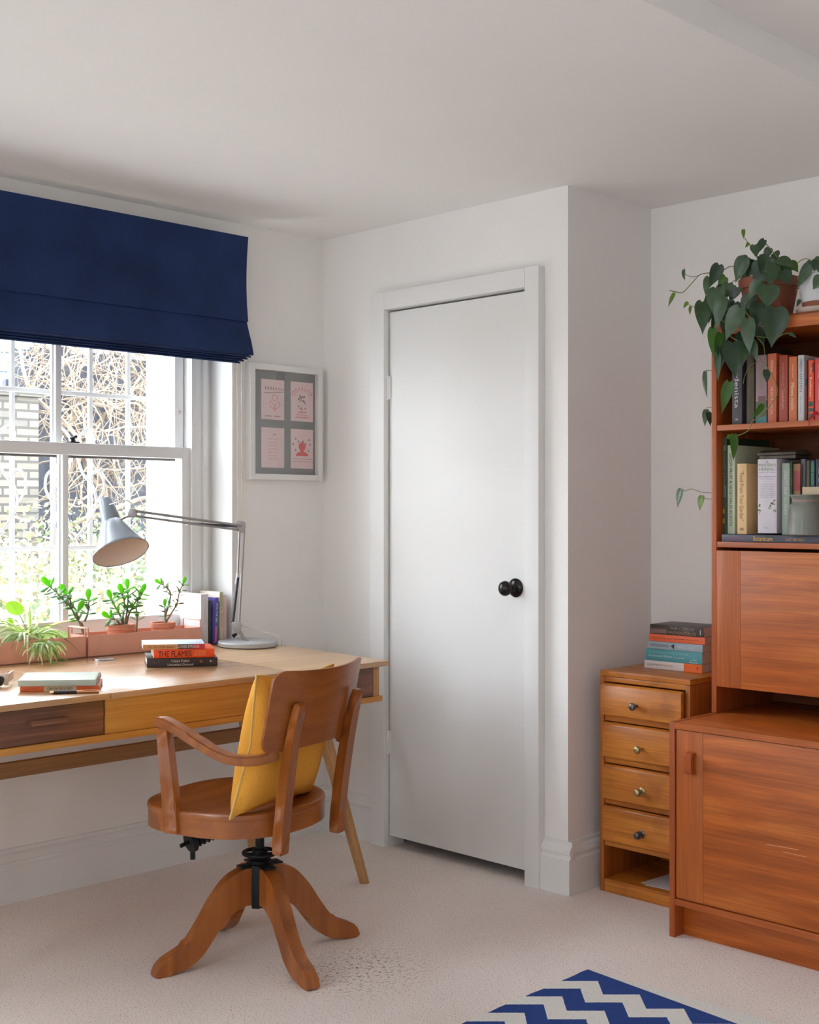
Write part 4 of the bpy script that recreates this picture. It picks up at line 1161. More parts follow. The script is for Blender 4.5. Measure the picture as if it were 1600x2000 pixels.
def jade(t, stems, rs, leafL=0.038, rusty=0.0, mixb=0.25, Y=None):
    """stems: list of world polylines root->tip"""
    for st in stems:
        pts = smooth_pts(st, 4); n = len(pts)
        bm = NB(); tube(bm, pts, [0.0042 * (1 - 0.62 * i / (n - 1)) for i in range(n)], 7); sob = t.part('stem', bm, M_JS)
        bm = NB()
        Ltot = sum((pts[i + 1] - pts[i]).length for i in range(n - 1)); acc = 0; nxt = Ltot * 0.3; k = 0
        for i in range(n - 1):
            acc += (pts[i + 1] - pts[i]).length
            while acc >= nxt and nxt < Ltot * 0.97:
                tg_ = (pts[i + 1] - pts[i]).normalized()
                a_ = rs.uniform(-0.3, 0.3) + (k % 2) * math.pi / 2
                u = tg_.cross(Vector((0.7, 0.7, 0.1))).normalized(); v = tg_.cross(u)
                for s in (0, math.pi):
                    dr_ = (u * math.cos(a_ + s) + v * math.sin(a_ + s) + tg_ * rs.uniform(0.15, 0.7)).normalized()
                    LL = leafL * rs.uniform(0.6, 1.0)
                    mi = 2 if rs.random() < rusty else (0 if rs.random() < mixb else 1)
                    fat_leaf(bm, pts[i + 1], dr_, LL, tg_ + Vector((rs.uniform(-0.3, 0.3), rs.uniform(-0.3, 0.3), 0)), mi)
                k += 1; nxt += 0.0135
        tip = pts[-1]; tg_ = (pts[-1] - pts[-3]).normalized(); fn = Vector((-0.7, -0.7, 0.1))
        fat_leaf(bm, tip, tg_ + Vector((0, 0, 0.4)), leafL * 1.05, fn, 0)
        u = tg_.cross(fn).normalized()
        for s in (-1, 1): fat_leaf(bm, tip, u * s + tg_ * 0.35, leafL * 0.85, tg_ + fn * 0.5, 0 if s > 0 else 1)
        t.part('leaves', bm, [M_JB, M_JM, M_JR], sob)
rs = random.Random(5)
def wpts(y, *pp): return [at_y(y + (p[2] if len(p) > 2 else 0), p[0], p[1]) for p in pp]
YP = 3.746
c1 = at_y(YP, 236, 1219)
tj = pot(c1.x, YP, c1.z, 0.049, 'jade plant with bright green tips in the wider terracotta pot on the planter')
jade(tj, [wpts(YP, (238, 1220), (236, 1205), (225, 1185), (218, 1172)), wpts(YP, (244, 1219), (248, 1195), (250, 1170), (249, 1152)), wpts(YP, (247, 1219), (252, 1200), (262, 1180), (275, 1160)),
          wpts(YP, (240, 1220), (241, 1200), (244, 1180), (238, 1160, -0.01)), wpts(YP + 0.03, (266, 1235), (268, 1205), (266, 1185), (271, 1170)), wpts(YP - 0.01, (236, 1221), (228, 1212), (216, 1208))], rs)
c2 = at_y(YP, 318, 1215)
tj = pot(c2.x, YP, c2.z, 0.0435, 'leggy jade plant with sparse reddish leaves in the smaller terracotta pot')
jade(tj, [wpts(YP, (322, 1216), (324, 1200), (330, 1180), (333, 1158), (322, 1145), (314, 1141)), wpts(YP, (323, 1216), (332, 1202), (345, 1180), (350, 1158), (357, 1142)),
          wpts(YP - 0.01, (323, 1216), (322, 1200), (322, 1186))], rs, leafL=0.029, rusty=0.6, mixb=0.05)
r0 = at_y(YP, 166, 1252)
tj = Thing('jade_cutting', 'tall leaning jade stem rooted in the left planter', 'plant', r0)
jade(tj, [wpts(YP, (166, 1252), (163, 1232), (157, 1218), (148, 1205), (138, 1186), (124, 1172), (108, 1155), (97, 1146)), wpts(YP, (165, 1214), (171, 1200), (173, 1185), (173, 1174)),
          wpts(YP, (140, 1190), (138, 1178), (136, 1170), (130, 1162)), wpts(YP, (155, 1210), (150, 1200), (152, 1195))], rs, leafL=0.041)
bm = NB(); tube(bm, smooth_pts(wpts(YP, (166, 1254), (163, 1232), (157, 1216)), 3), [0.0075, 0.0075, 0.007, 0.007, 0.0065, 0.006, 0.006], 10); tj.part('trunk', bm, M_JS)

# spider plant and pilea in the left planter
M_SPG = leafy('spider_plant_blade', (0.22, 0.33, 0.12), 0.5, 0.45, 0.3); M_SPW = leafy('spider_plant_pale_blade', (0.62, 0.68, 0.52), 0.45, 0.45, 0.12)
c0 = at_y(3.75, 60, 1246)
ts = Thing('spider_plant', 'variegated spider plant arching and trailing over the left planter', 'plant', c0)
bm = NB()
def blade(bm, p, d, L, up, w, droop, mi):
    pts = []; q = Vector(p); v = (Vector(d).normalized() + Vector((0, 0, up))).normalized(); n = 12
    for i in range(n + 1):
        pts.append(q.copy()); q = q + v * L / n; v = (v + Vector((0, 0, -droop))).normalized()
        if q.y > 3.865: q.y = 3.865
    ribbon(bm, pts, [w * (0.6 + 0.4 * math.sin(math.pi * min(1, i / n * 1.2))) * (1 - (i / n) ** 4) + 0.0003 for i in range(n + 1)], (-0.5, -0.6, 0.6), mi=mi, fold=0.15)
for i in range(46):
    a_ = rs.uniform(0, 2 * math.pi)
    blade(bm, c0 + Vector((rs.uniform(-0.04, 0.03), rs.uniform(-0.02, 0.02), 0)), (math.cos(a_), math.sin(a_) * 0.6 - 0.15, 0), rs.uniform(0.11, 0.21), rs.uniform(0.3, 1.6), rs.uniform(0.004, 0.008), rs.uniform(0.1, 0.22), rs.choice((0, 0, 1)))
for (px, py) in ((44, 1170), (58, 1182), (100, 1182), (150, 1210)):
    q = at_y(3.75, px, py); m_ = (c0 + q) / 2 + Vector((0, 0, 0.015))
    pts = smooth_pts([c0, m_, q], 6)
    ribbon(bm, pts, [0.008 * (1 - (i / (len(pts) - 1)) ** 2) + 0.0004 for i in range(len(pts))], (-0.7, -0.7, 0.1), mi=rs.choice((0, 1)), fold=0.15)
ts.part('blades', bm, [M_SPG, M_SPW])
bm = NB()
bc = at_y(3.66, 78, 1262)
tube(bm, smooth_pts([c0 + Vector((0.01, -0.03, 0.0)), at_y(3.69, 70, 1236), at_y(3.67, 82, 1245), bc], 5), 0.0012, 6)
ts.part('runner', bm, M_SPG)
bm = NB()
for i in range(60):
    a_ = rs.uniform(0, 2 * math.pi)
    p = bc + Vector((rs.uniform(-0.035, 0.035), rs.uniform(-0.02, 0.0), rs.uniform(-0.02, 0.012)))
    pts = []; q = p.copy(); v = Vector((math.cos(a_), -abs(math.sin(a_)) * 0.6, rs.uniform(0.0, 1.0))).normalized(); LL = rs.uniform(0.04, 0.085)
    for k in range(9):
        pts.append(q.copy()); q = q + v * LL / 8; v = (v + Vector((0, 0, -0.34))).normalized()
        q.y = min(q.y, 3.686); q.z = max(q.z, dz(q.y) + 0.002)
    ribbon(bm, pts, [0.0065 * (1 - (k / 8) ** 3) + 0.0003 for k in range(9)], (-0.5, -0.6, 0.6), mi=1 if rs.random() < 0.65 else 0, fold=0.15)
for pts_ in (((85, 1262), (102, 1262), (112, 1282), (126, 1288), (145, 1294)), ((88, 1275), (100, 1292), (115, 1299), (128, 1300))):
    pp = smooth_pts([at_y(3.64, *p) for p in pts_], 5)
    for p in pp: p.z = max(p.z, dz(p.y) + 0.003)
    ribbon(bm, pp, [0.009 * math.sin(math.pi * min(0.98, 0.25 + 0.75 * i / (len(pp) - 1))) + 0.0004 for i in range(len(pp))], (-0.6, -0.6, 0.5), mi=0, fold=0.15)
ts.part('plantlets', bm, [M_SPG, M_SPW])
tpil = Thing('pilea_plant', 'round leaved plant with one big bright leaf above the planter', 'plant', at_y(3.76, 50, 1250))
M_PIL = leafy('pilea_leaf', (0.24, 0.46, 0.05), 0.6, 0.3, 0.12); M_PIL2 = leafy('pilea_leaf_pale', (0.45, 0.62, 0.36), 0.5, 0.4, 0.12)
def round_leaf(cpx, cpy, rx, rz, tilt, mat, stem, Y=3.75):
    bm = NB(); c_ = at_y(Y, cpx, cpy); 
    x_ = Vector((SQ, -SQ, 0)); z_ = Vector((0.25, 0.25, 0.93)).normalized(); n_ = x_.cross(z_)
    ct, st_ = math.cos(tilt), math.sin(tilt)
    cen = bm.verts.new(c_ + n_ * 0.002); rings_ = []
    for kk in (0.5, 1.0):
        rings_.append([bm.verts.new(c_ + (x_ * (math.cos(a) * ct * rx - math.sin(a) * st_ * rz) + z_ * (math.cos(a) * st_ * rx + math.sin(a) * ct * rz)) * kk + n_ * (-0.004 * kk * kk)) for a in [k * 2 * math.pi / 24 for k in range(24)]])
    for k in range(24):
        bm.faces.new([cen, rings_[0][k], rings_[0][(k + 1) % 24]]); bm.faces.new([rings_[0][k], rings_[1][k], rings_[1][(k + 1) % 24], rings_[0][(k + 1) % 24]])
    lf = tpil.part('leaf', bm, mat)
    bm = NB(); tube(bm, smooth_pts([c_ + n_ * 0.001] + [at_y(Y, *s) for s in stem], 4), 0.0014, 6); tpil.part('leaf_stem', bm, M_SPG, lf)
round_leaf(28, 1187, 0.032, 0.0215, rad(-28), M_PIL, [(42, 1208), (56, 1240)])
round_leaf(20, 1211, 0.014, 0.008, rad(-35), M_PIL, [(30, 1225), (50, 1245)])
round_leaf(87, 1240, 0.020, 0.021, 0, M_PIL2, [(80, 1250)], Y=3.735)
round_leaf(122, 1243, 0.017, 0.020, 0, M_PIL2, [(105, 1250), (95, 1255)], Y=3.735)
round_leaf(103, 1236, 0.013, 0.014, 0, M_PIL2, [(100, 1250)], Y=3.76)
round_leaf(77, 1238, 0.012, 0.02, rad(20), M_PIL, [(75, 1252)], Y=3.76)

# ================================================================ BOOKS STANDING BY THE REVEAL
def stand(label, x, y, z, h, T, W, cover, rotz=0.0, lean=0.0, **k):
    """upright book: spine faces -x turned by rotz; origin at its near-left foot; T runs toward -y... """
    R = Matrix.Rotation(rotz, 4, 'Z') @ Matrix.Rotation(lean, 4, 'X')
    B = Matrix(((0, 1, 0, 0), (0, 0, -1, 0), (-1, 0, 0, h), (0, 0, 0, 1)))
    M = Matrix.Translation((x, y, z)) @ R @ B
    return book(label, M, h, T, W, cover, **k)
zs = lambda y: max(dz(min(y, 3.74)), OZ0 + 0.003) + 0.0008
def sr(label, x0, x1, h, cover, y=3.735, W=0.128, lean=0.0, **k):
    z = dz(y) + 0.003
    B = Matrix(((0, 0, 1, 0), (0, 1, 0, 0), (-1, 0, 0, h), (0, 0, 0, 1)))   # local X -> -z, Y -> +y, Z -> +x
    M = Matrix.Translation((x0, y, z)) @ Matrix.Rotation(lean, 4, 'Y') @ B
    return book(label, M, h, x1 - x0, W, cover, group='books standing by the window reveal', **k)
sr('thick white book with orange spine lettering standing beside the right planter', 2.684, 2.716, 0.178, (218, 220, 226), pages=M_PAGEW, hard=False, texts=(('quarterly journal', 0.25, 0.4, 0.3, 0.2, (215, 140, 110)),))
sr('thin black book upright between the white and the purple book', 2.7175, 2.7275, 0.156, (62, 66, 72), y=3.732, hard=False)
sr('purple book with white lettering leaning among the window books', 2.730, 2.746, 0.166, (92, 84, 165), y=3.722, lean=rad(2.5), hard=False,
           texts=(('SING THE SEA', 0.12, 0.3, 0.42, 0.5, (230, 225, 240)),), blocks=((0.62, 0.97, 0.25, 0.8, (190, 90, 150)),))
sr('green book leaning behind the purple one', 2.7505, 2.758, 0.150, (30, 140, 85), y=3.735, lean=rad(2.5), hard=False, W=0.12)
sr('tall cream and red spined book beside the lamp stem', 2.7665, 2.782, 0.183, (222, 205, 188), y=3.736, hard=False, W=0.12, blocks=((0.0, 0.3, 0, 1, (190, 185, 150)), (0.32, 0.36, 0.3, 0.7, (215, 165, 70))),
           texts=(('STARTER', 0.42, 0.3, 0.28, 0.45, (215, 90, 80)),))
sr('pale pink book at the reveal behind the lamp spring', 2.7835, 2.800, 0.165, (214, 190, 182), y=3.738, hard=False, W=0.12)

# ================================================================ LAMP
M_LG = plain('grey_enamel', (0.22, 0.25, 0.285), 0.35, noise=0.02, coat=0.3)
M_LGD = plain('grey_enamel_base', (0.45, 0.46, 0.47), 0.4)
M_LIN = plain('cream_shade_lining', (0.70, 0.60, 0.52), 0.6)
M_ALU = plain('lamp_alloy', (0.33, 0.315, 0.31), 0.4, 0.4)
lc = Vector((2.80, 3.615, 0)); lc.z = dz(lc.y)
tl = Thing('desk_lamp', 'grey balanced arm desk lamp with round base at the right of the desk', 'lamp', lc)
bm = NB(); lathe(bm, [(0, 0.0), (0.100, 0.0), (0.105, 0.003), (0.105, 0.014), (0.102, 0.018), (0, 0.0195)], 64, Matrix.Translation(lc + Vector((0, 0, 0.001))) @ tiltm()); tl.part('base', bm, M_LGD)
D0 = SQ * (lc.x + lc.y)
def lp(px, py, d=None): return at_depth(d or D0, px, py)
s0 = lc + Vector((0.0, 0.0, 0.019)); s0 = Vector((lc.x - 0.004, lc.y + 0.004, lc.z + 0.0185))
j1 = lp(464, 1228)
bm = NB(); tube(bm, [s0, s0 + Vector((0, 0, 0.004))], [0.014, 0.011], 16); tube(bm, [s0, j1], 0.006, 14); tl.part('stem', bm, M_ALU)
dirv = Vector((-SQ, SQ, 0)); nv = Vector((SQ, SQ, 0)) 
def plate(pp, d, th, name, mat=M_ALU):
    bm = NB(); q = [lp(*p, d) for p in pp]
    o = sum(q, Vector()) / len(q)
    xd, zd = Vector((SQ, -SQ, 0)), Vector((0, 0, 1))
    P2 = [((p - o).dot(xd), (p - o).dot(zd)) for p in q]
    prism(bm, P2, -th / 2, th / 2, frame(o, xd, zd, xd.cross(zd)), bev=0.0008)
    return tl.part(name, bm, mat)
for s in (-0.009, 0.009):
    plate([(451, 1218), (455, 1214), (470, 1214), (473, 1222), (469, 1236), (462, 1238), (456, 1230)], D0 + s, 0.003, 'lower_bracket')
    plate([(461, 1020), (466, 1017), (479, 1019), (480, 1030), (476, 1040), (468, 1041), (461, 1034)], D0 + s, 0.003, 'elbow_bracket')
    bm = NB(); tube(bm, [lp(467, 1218, D0 + s * 0.6), lp(477, 1030, D0 + s * 0.6)], 0.0042, 10); tube(bm, [lp(464.5, 1120, D0 + s * 0.6), lp(468, 1034, D0 + s * 0.6)], 0.0038, 10); tl.part('lower_arm_rod', bm, M_ALU)
bm = NB(); tube(bm, [lp(454, 1218), lp(464.5, 1128)], 0.0058, 12); tl.part('lower_spring', bm, plain('dark_spring', (0.1, 0.11, 0.13), 0.25, 0.9))
bm = NB(); tube(bm, [lp(461, 1140), lp(465, 1118)], 0.0045, 10); tl.part('spring_collar', bm, plain('white_plastic', (0.75, 0.75, 0.74), 0.4))
bm = NB(); tube(bm, [lp(455, 1243), lp(463, 1237)], [0.008, 0.004], 10); tl.part('tension_knob', bm, M_IRON)
DH = 4.12
def la(f, px, py): return at_depth(D0 + (DH - D0) * f, px, py)
for s in (-0.006, 0.006):
    bm = NB(); a = la(0, 474, 1027); b = la(0.9, 256, 997); a += nv * s; b += nv * s; tube(bm, [a, b], 0.0044, 10); tl.part('upper_arm_rod', bm, M_ALU)
    bm = NB(); a = la(0.02, 466, 1035) + nv * s; b = la(0.9, 258, 1007) + nv * s; tube(bm, [a, b], 0.0038, 10); tl.part('upper_arm_rod', bm, M_ALU)
bm = NB(); tube(bm, [la(0.42, 368, 1022.5), la(0.05, 462, 1028)], 0.0045, 12); tl.part('upper_spring', bm, bpy.data.materials['dark_spring'])
bm = NB(); tube(bm, [la(0.43, 365, 1022), la(0.40, 374, 1023)], 0.006, 10); tl.part('spring_collar', bm, bpy.data.materials['white_plastic'])
plate([(255, 993), (264, 994), (268, 1006), (262, 1012), (252, 1010), (251, 1003)], D0 + (DH - D0) * 0.9, 0.016, 'head_bracket')
# shade: axis from cap top to rim centre
rimc = at_depth(DH, 236, 1078); capt = at_depth(DH + 0.078, 205, 976)
ax = (rimc - capt).normalized(); AL = (rimc - capt).length
xx = ax.orthogonal().normalized(); MS = frame(capt, xx, ax.cross(xx), ax)
bm = NB()
prof = [(0, 0.0), (0.020, 0.001), (0.0235, 0.005), (0.0325, AL * 0.43), (0.0325, AL * 0.44), (0.0355, AL * 0.455), (0.050, AL * 0.61), (0.069, AL * 0.795), (0.0865, AL * 0.965), (0.0905, AL), (0.0905, AL + 0.002)]
lathe(bm, prof, 56, MS); sh = tl.part('lamp_shade', bm, M_LG)
bm = NB(); lathe(bm, [(r - 0.0015 if r > 0.01 else 0, z + 0.0012 if z < 0.01 else z - 0.0) for r, z in prof], 56, MS)
bmesh.ops.reverse_faces(bm, faces=bm.faces); tl.part('shade_lining', bm, M_LIN, sh, label='pale cream inside of the shade')
bm = NB(); lathe(bm, [(0.0895, AL + 0.0005), (0.092, AL + 0.0005), (0.092, AL + 0.003), (0.0895, AL + 0.003), (0.0895, AL + 0.0005)], 56, MS); tl.part('shade_rim', bm, M_ALU, sh)
bm = NB(); a = at_depth(DH, 236, 1015); tube(bm, [at_depth(DH + 0.03, 225, 1018), la(0.95, 240, 1013), la(0.9, 258, 1005)], 0.0035, 8); tl.part('shade_pivot', bm, M_ALU)
bm = NB(); tube(bm, smooth_pts([at_depth(DH + 0.05, 212, 986), la(0.97, 228, 981), la(0.93, 245, 977), la(0.9, 258, 984), la(0.88, 264, 994)], 5), 0.0016, 6); tl.part('head_wire', bm, bpy.data.materials['white_plastic'])
bm = NB()
pts = [lp(466, 1218, D0 + 0.02), lp(480, 1224, D0 + 0.03), lp(505, 1232, D0 + 0.03), lp(530, 1238, D0 + 0.02), lp(548, 1247, D0)]
e = at_desk(551, 1262); pts += [Vector((e.x - 0.003, e.y, dz(e.y) + 0.006))]
tube(bm, smooth_pts(pts, 6), 0.0016, 8); tl.part('power_cable', bm, plain('cream_flex', (0.66, 0.60, 0.52), 0.5))

# ================================================================ CHEST OF DRAWERS
t = Thing('chest_of_drawers', 'narrow old pine chest of four small drawers in the recess', 'chest of drawers', (3.55, 2.33, 0))
CX, CY0, CY1, CH_ = 3.38, 2.161, 2.501, 0.718
def cpart(name, *a, mat=M_PINE_V, bev=0.002, parent=None, label=None):
    bm = NB(); box(bm, *a, bev=bev); return t.part(name, bm, mat, parent, label=label)
cpart('top', CX + 0.001, 3.715, CY0, CY1, CH_ - 0.018, CH_, mat=M_PINE)
cpart('side_panel', CX, 3.715, CY1 - 0.016, CY1, 0, CH_ - 0.0185)
cpart('side_panel', CX, 3.715, CY0, CY0 + 0.016, 0, CH_ - 0.0185)
cpart('back_panel', 3.705, 3.715, CY0 + 0.016, CY1 - 0.016, 0.02, CH_ - 0.0185)
cpart('top_rail', CX + 0.001, CX + 0.02, CY0 + 0.0165, CY1 - 0.0165, 0.683, CH_ - 0.0185, mat=M_PINE)
for z0, z1 in ((0.556, 0.574), (0.420, 0.437), (0.286, 0.301), (0.150, 0.166)):
    cpart('drawer_rail', CX + 0.004, CX + 0.03, CY0 + 0.0165, CY1 - 0.0165, z0, z1, mat=M_PINE)
cpart('compartment_shelf', CX + 0.03, 3.70, CY0 + 0.0165, CY1 - 0.0165, 0.15, 0.16, mat=M_PINE)
cpart('bottom_board', CX + 0.02, 3.70, CY0 + 0.0165, CY1 - 0.0165, 0.034, 0.042, mat=M_PINE)
cpart('plinth_rail', CX + 0.001, CX + 0.02, CY0 + 0.0165, CY1 - 0.0165, 0.0, 0.043, mat=M_PINE)
M_BRASS = plain('tarnished_brass', (0.42, 0.33, 0.17), 0.38, 0.9, noise=0.25, nscale=90); M_BRD = plain('dark_tarnished_brass', (0.14, 0.12, 0.11), 0.35, 0.8, noise=0.25, nscale=90)
for i, (z0, z1, kz) in enumerate(((0.577, 0.680, 0.620), (0.440, 0.553, 0.485), (0.304, 0.417, 0.350), (0.169, 0.283, 0.215))):
    bm = NB(); prf = [(0, 0), (0.012, 0.0), (0.016, 0.004), (0.016, z1 - z0 - 0.010), (0.013, z1 - z0 - 0.004), (0.006, z1 - z0), (0, z1 - z0)]
    out = 0.010 if i == 0 else 0.0
    prism(bm, prf, 0, CY1 - CY0 - 0.036, frame((CX + 0.004 - out, CY0 + 0.018, z0), (-1, 0, 0), (0, 0, 1), (0, 1, 0)), bev=0.0015)
    box(bm, CX + 0.004 - out, 3.66, CY0 + 0.022, CY1 - 0.022, z0 + 0.002, z1 - 0.006)
    dr = t.part('drawer', bm, M_PINE)
    ky = 2.342 if i == 0 else 2.330
    xf = CX - 0.012 - out
    bm = NB()
    K = frame((xf, ky, kz), (0, 1, 0), (0, 0, 1), (-1, 0, 0))
    lathe(bm, [(0.0, 0), (0.0045, 0.0), (0.0045, 0.014), (0.008, 0.017), (0.0115, 0.021), (0.0125, 0.026), (0.010, 0.031), (0.005, 0.0335), (0, 0.034)], 24, K)
    if i >= 2: lathe(bm, [(0, 0), (0.012, 0), (0.013, 0.002), (0.010, 0.004), (0.006, 0.005), (0, 0.005)], 24, K)
    t.part('drawer_knob', bm, M_BRD if i in (0, 3) else M_BRASS, dr)
M_PAPER = plain('white_paper', (0.70, 0.66, 0.66), 0.8)
tpp = Thing('paper_sheets', 'loose white papers in the open bottom compartment of the pine chest', 'papers', (3.5, 2.27, 0.0425))
for k, (x, y, a, w, h) in enumerate(((3.41, 2.20, -4, 0.25, 0.17), (3.42, 2.19, 7, 0.21, 0.15))):
    bm = NB(); box(bm, 0, w, 0, h, 0, 0.001); bmesh.ops.transform(bm, matrix=Matrix.Translation((x, y, 0.0425 + 0.002 * k)) @ Matrix.Rotation(rad(a), 4, 'Z'), verts=bm.verts); tpp.part('sheet', bm, M_PAPER)
tcb = Thing('coiled_cable', 'dark coiled cable on the papers in the bottom of the pine chest', 'cable', (3.53, 2.25, 0.048))
bm = NB(); pts = [(3.53 + 0.05 * math.cos(k * 0.5) * (1 - k * 0.004), 2.245 + 0.035 * math.sin(k * 0.5), 0.052 + 0.0009 * k) for k in range(60)]
tube(bm, pts, 0.003, 6); tcb.part('flex', bm, plain('black_flex', (0.03, 0.025, 0.03), 0.5))
bm = NB(); tube(bm, [(3.44 + 0.055 * math.cos(k * 0.3), 2.215 + 0.03 * math.sin(k * 0.3), 0.049) for k in range(22)], 0.0018, 6); tcb.part('thin_wire', bm, plain('grey_wire', (0.45, 0.42, 0.42), 0.5))

# five books on top of the chest, spines facing the room (-x)
def lay(label, pxL, L, z, T, W, cover, x=3.53, rot=0.0, **k):
    y1 = at_x(x, pxL, 1300).y
    M = Matrix.Translation((x, y1, z)) @ Matrix.Rotation(rad(-90) + rot, 4, 'Z')
    return book(label, M, L, T, W, cover, group='books stacked on the pine chest', **k)
z = CH_ + 0.0005
lay('white and orange spined paperback at the bottom of the stack on the pine chest', 1259, 0.213, z, 0.0265, 0.135, (222, 216, 216), hard=False, rot=rad(3), blocks=((0.69, 1, 0, 1, (235, 110, 35)),),
    texts=(('Going to the Ocean, Two', 0.05, 0.35, 0.26, 0.32, (90, 85, 90)), ('Edgar Wines', 0.33, 0.35, 0.18, 0.32, (225, 130, 90)), ('9', 0.91, 0.3, 0.03, 0.4, (60, 30, 20)))); z += 0.0270
lay('thick teal paperback second from the bottom of the stack on the pine chest', 1262, 0.208, z, 0.0385, 0.13, (80, 155, 165), hard=False, rot=rad(2.5),
    texts=(('THE BESTSELLING AUTHOR OF THE YEAR', 0.06, 0.66, 0.7, 0.12, (150, 195, 200)), ('Rosamunde Winter', 0.06, 0.34, 0.42, 0.2, (200, 225, 225)), ('sun and rain', 0.5, 0.34, 0.2, 0.1, (220, 235, 235))), blocks=((0.80, 0.93, 0.08, 0.12, (200, 225, 225)), (0.79, 0.8, 0.08, 0.3, (200, 225, 225)), (0.82, 0.91, 0.30, 0.34, (200, 225, 225)))); z += 0.039
lay('pale grey blue book in the middle of the stack on the pine chest', 1265, 0.205, z, 0.0245, 0.13, (158, 175, 185), hard=False, rot=rad(2),
    texts=(('THE WILD SILENCE', 0.05, 0.32, 0.34, 0.34, (55, 60, 70)), ('RAYNOR WINN', 0.56, 0.32, 0.30, 0.32, (215, 222, 225))), blocks=((0.44, 0.455, 0.4, 0.6, (30, 30, 40)), (0.455, 0.47, 0.34, 0.66, (30, 30, 40)), (0.47, 0.485, 0.22, 0.78, (30, 30, 40)), (0.485, 0.492, 0.1, 0.9, (30, 30, 40)))); z += 0.025
lay('orange spined paperback second from the top of the stack on the pine chest', 1268, 0.205, z, 0.0235, 0.125, (232, 105, 60), hard=False, rot=rad(3),
    texts=(('Rodham or Elsewhere', 0.05, 0.35, 0.38, 0.25, (150, 65, 45)), ('Maya Lewis', 0.68, 0.35, 0.22, 0.25, (160, 75, 50))), blocks=((0.46, 0.64, 0.47, 0.55, (110, 45, 35)),)); z += 0.024
lay('dark patterned book on top of the stack on the pine chest', 1270, 0.200, z, 0.031, 0.135, (62, 55, 52), hard=False, rot=rad(2),
    blocks=((0.02, 0.32, 0.1, 0.55, (120, 100, 90)), (0.06, 0.3, 0.5, 0.6, (130, 70, 65)), (0.62, 0.74, 0.05, 0.9, (95, 75, 68))), texts=(('THE CITY OF', 0.38, 0.55, 0.45, 0.3, (150, 132, 118)), ('WOVEN TALES', 0.34, 0.12, 0.52, 0.3, (165, 140, 115)), ('1', 0.93, 0.2, 0.015, 0.5, (200, 195, 190))))

# ================================================================ BASE CABINET
BY0, BY1, BXF, BZ = 1.29, 2.088, 3.157, 0.624
t = Thing('base_cabinet', 'low teak cabinet with a wide door under the wall bookcase', 'cabinet', (3.45, 1.69, 0))
def bpart(name, *a, mat=M_TEAK_H, bev=0.0012, parent=None, label=None):
    bm = NB(); box(bm, *a, bev=bev); return t.part(name, bm, mat, parent, label=label)
bpart('side_panel', BXF, 3.744, BY1 - 0.018, BY1, 0.0, BZ + 0.001, mat=M_TEAK_E)
bpart('side_panel', BXF, 3.744, BY0, BY0 + 0.018, 0.0, BZ + 0.001, mat=M_TEAK_E)
bpart('top', BXF + 0.001, 3.744, BY0 + 0.0185, BY1 - 0.0185, BZ - 0.018, BZ, mat=M_TEAK_H)
bpart('top_edging', BXF - 0.0005, BXF + 0.0012, BY0 + 0.0185, BY1 - 0.0185, BZ - 0.018, BZ - 0.0002, mat=M_TEAK_S, bev=0)
bpart('bottom_board', BXF + 0.001, 3.744, BY0 + 0.0185, BY1 - 0.0185, 0.095, 0.113, mat=M_TEAK_S)
bpart('back_panel', 3.735, 3.744, BY0 + 0.0185, BY1 - 0.0185, 0.113, BZ - 0.0185, mat=M_TEAK_V)
bpart('plinth', BXF + 0.045, BXF + 0.06, BY0 + 0.0185, BY1 - 0.0185, 0.0, 0.0948, mat=M_TEAK_H)
bm = NB(); box(bm, BXF + 0.004, BXF + 0.022, BY0 + 0.021, 1.978, 0.1165, BZ - 0.0205, bev=0.001); dr = t.part('door', bm, M_TEAK_H)
bm = NB(); box(bm, BXF + 0.004, BXF + 0.022, 1.9785, BY1 - 0.021, 0.1165, BZ - 0.0205, bev=0.001); t.part('door_stile', bm, M_TEAK_V, dr)
hc = at_x(BXF - 0.012, 1345, 1490)
bm = NB()
arc = [(0.0, 0), (-0.012, 0), (-0.020, 0.004), (-0.024, 0.012), (-0.024, 0.048), (-0.019, 0.054), (-0.012, 0.056), (0.0, 0.056), (0.0, 0.048), (-0.010, 0.047), (-0.014, 0.043), (-0.014, 0.014), (-0.010, 0.009), (0, 0.009)]
arc = [(x, z * 1.1) for x, z in arc]
prism(bm, arc, -0.0135, 0.0135, frame((BXF + 0.004, 2.016, 0.483), (1, 0, 0), (0, 0, 1), (0, -1, 0)), bev=0.0015)
t.part('door_handle', bm, M_TEAK_E, dr)
bm = NB(); 
for (p, q) in (((1497, 1649), (1560, 1660)), ((1530, 1664), (1576, 1674))):
    tube(bm, [at_x(BXF + 0.0037, *p), at_x(BXF + 0.0037, *q)], 0.0006, 4)
t.part('scratch', bm, plain('pale_scratch', (0.62, 0.4, 0.28), 0.6), dr)

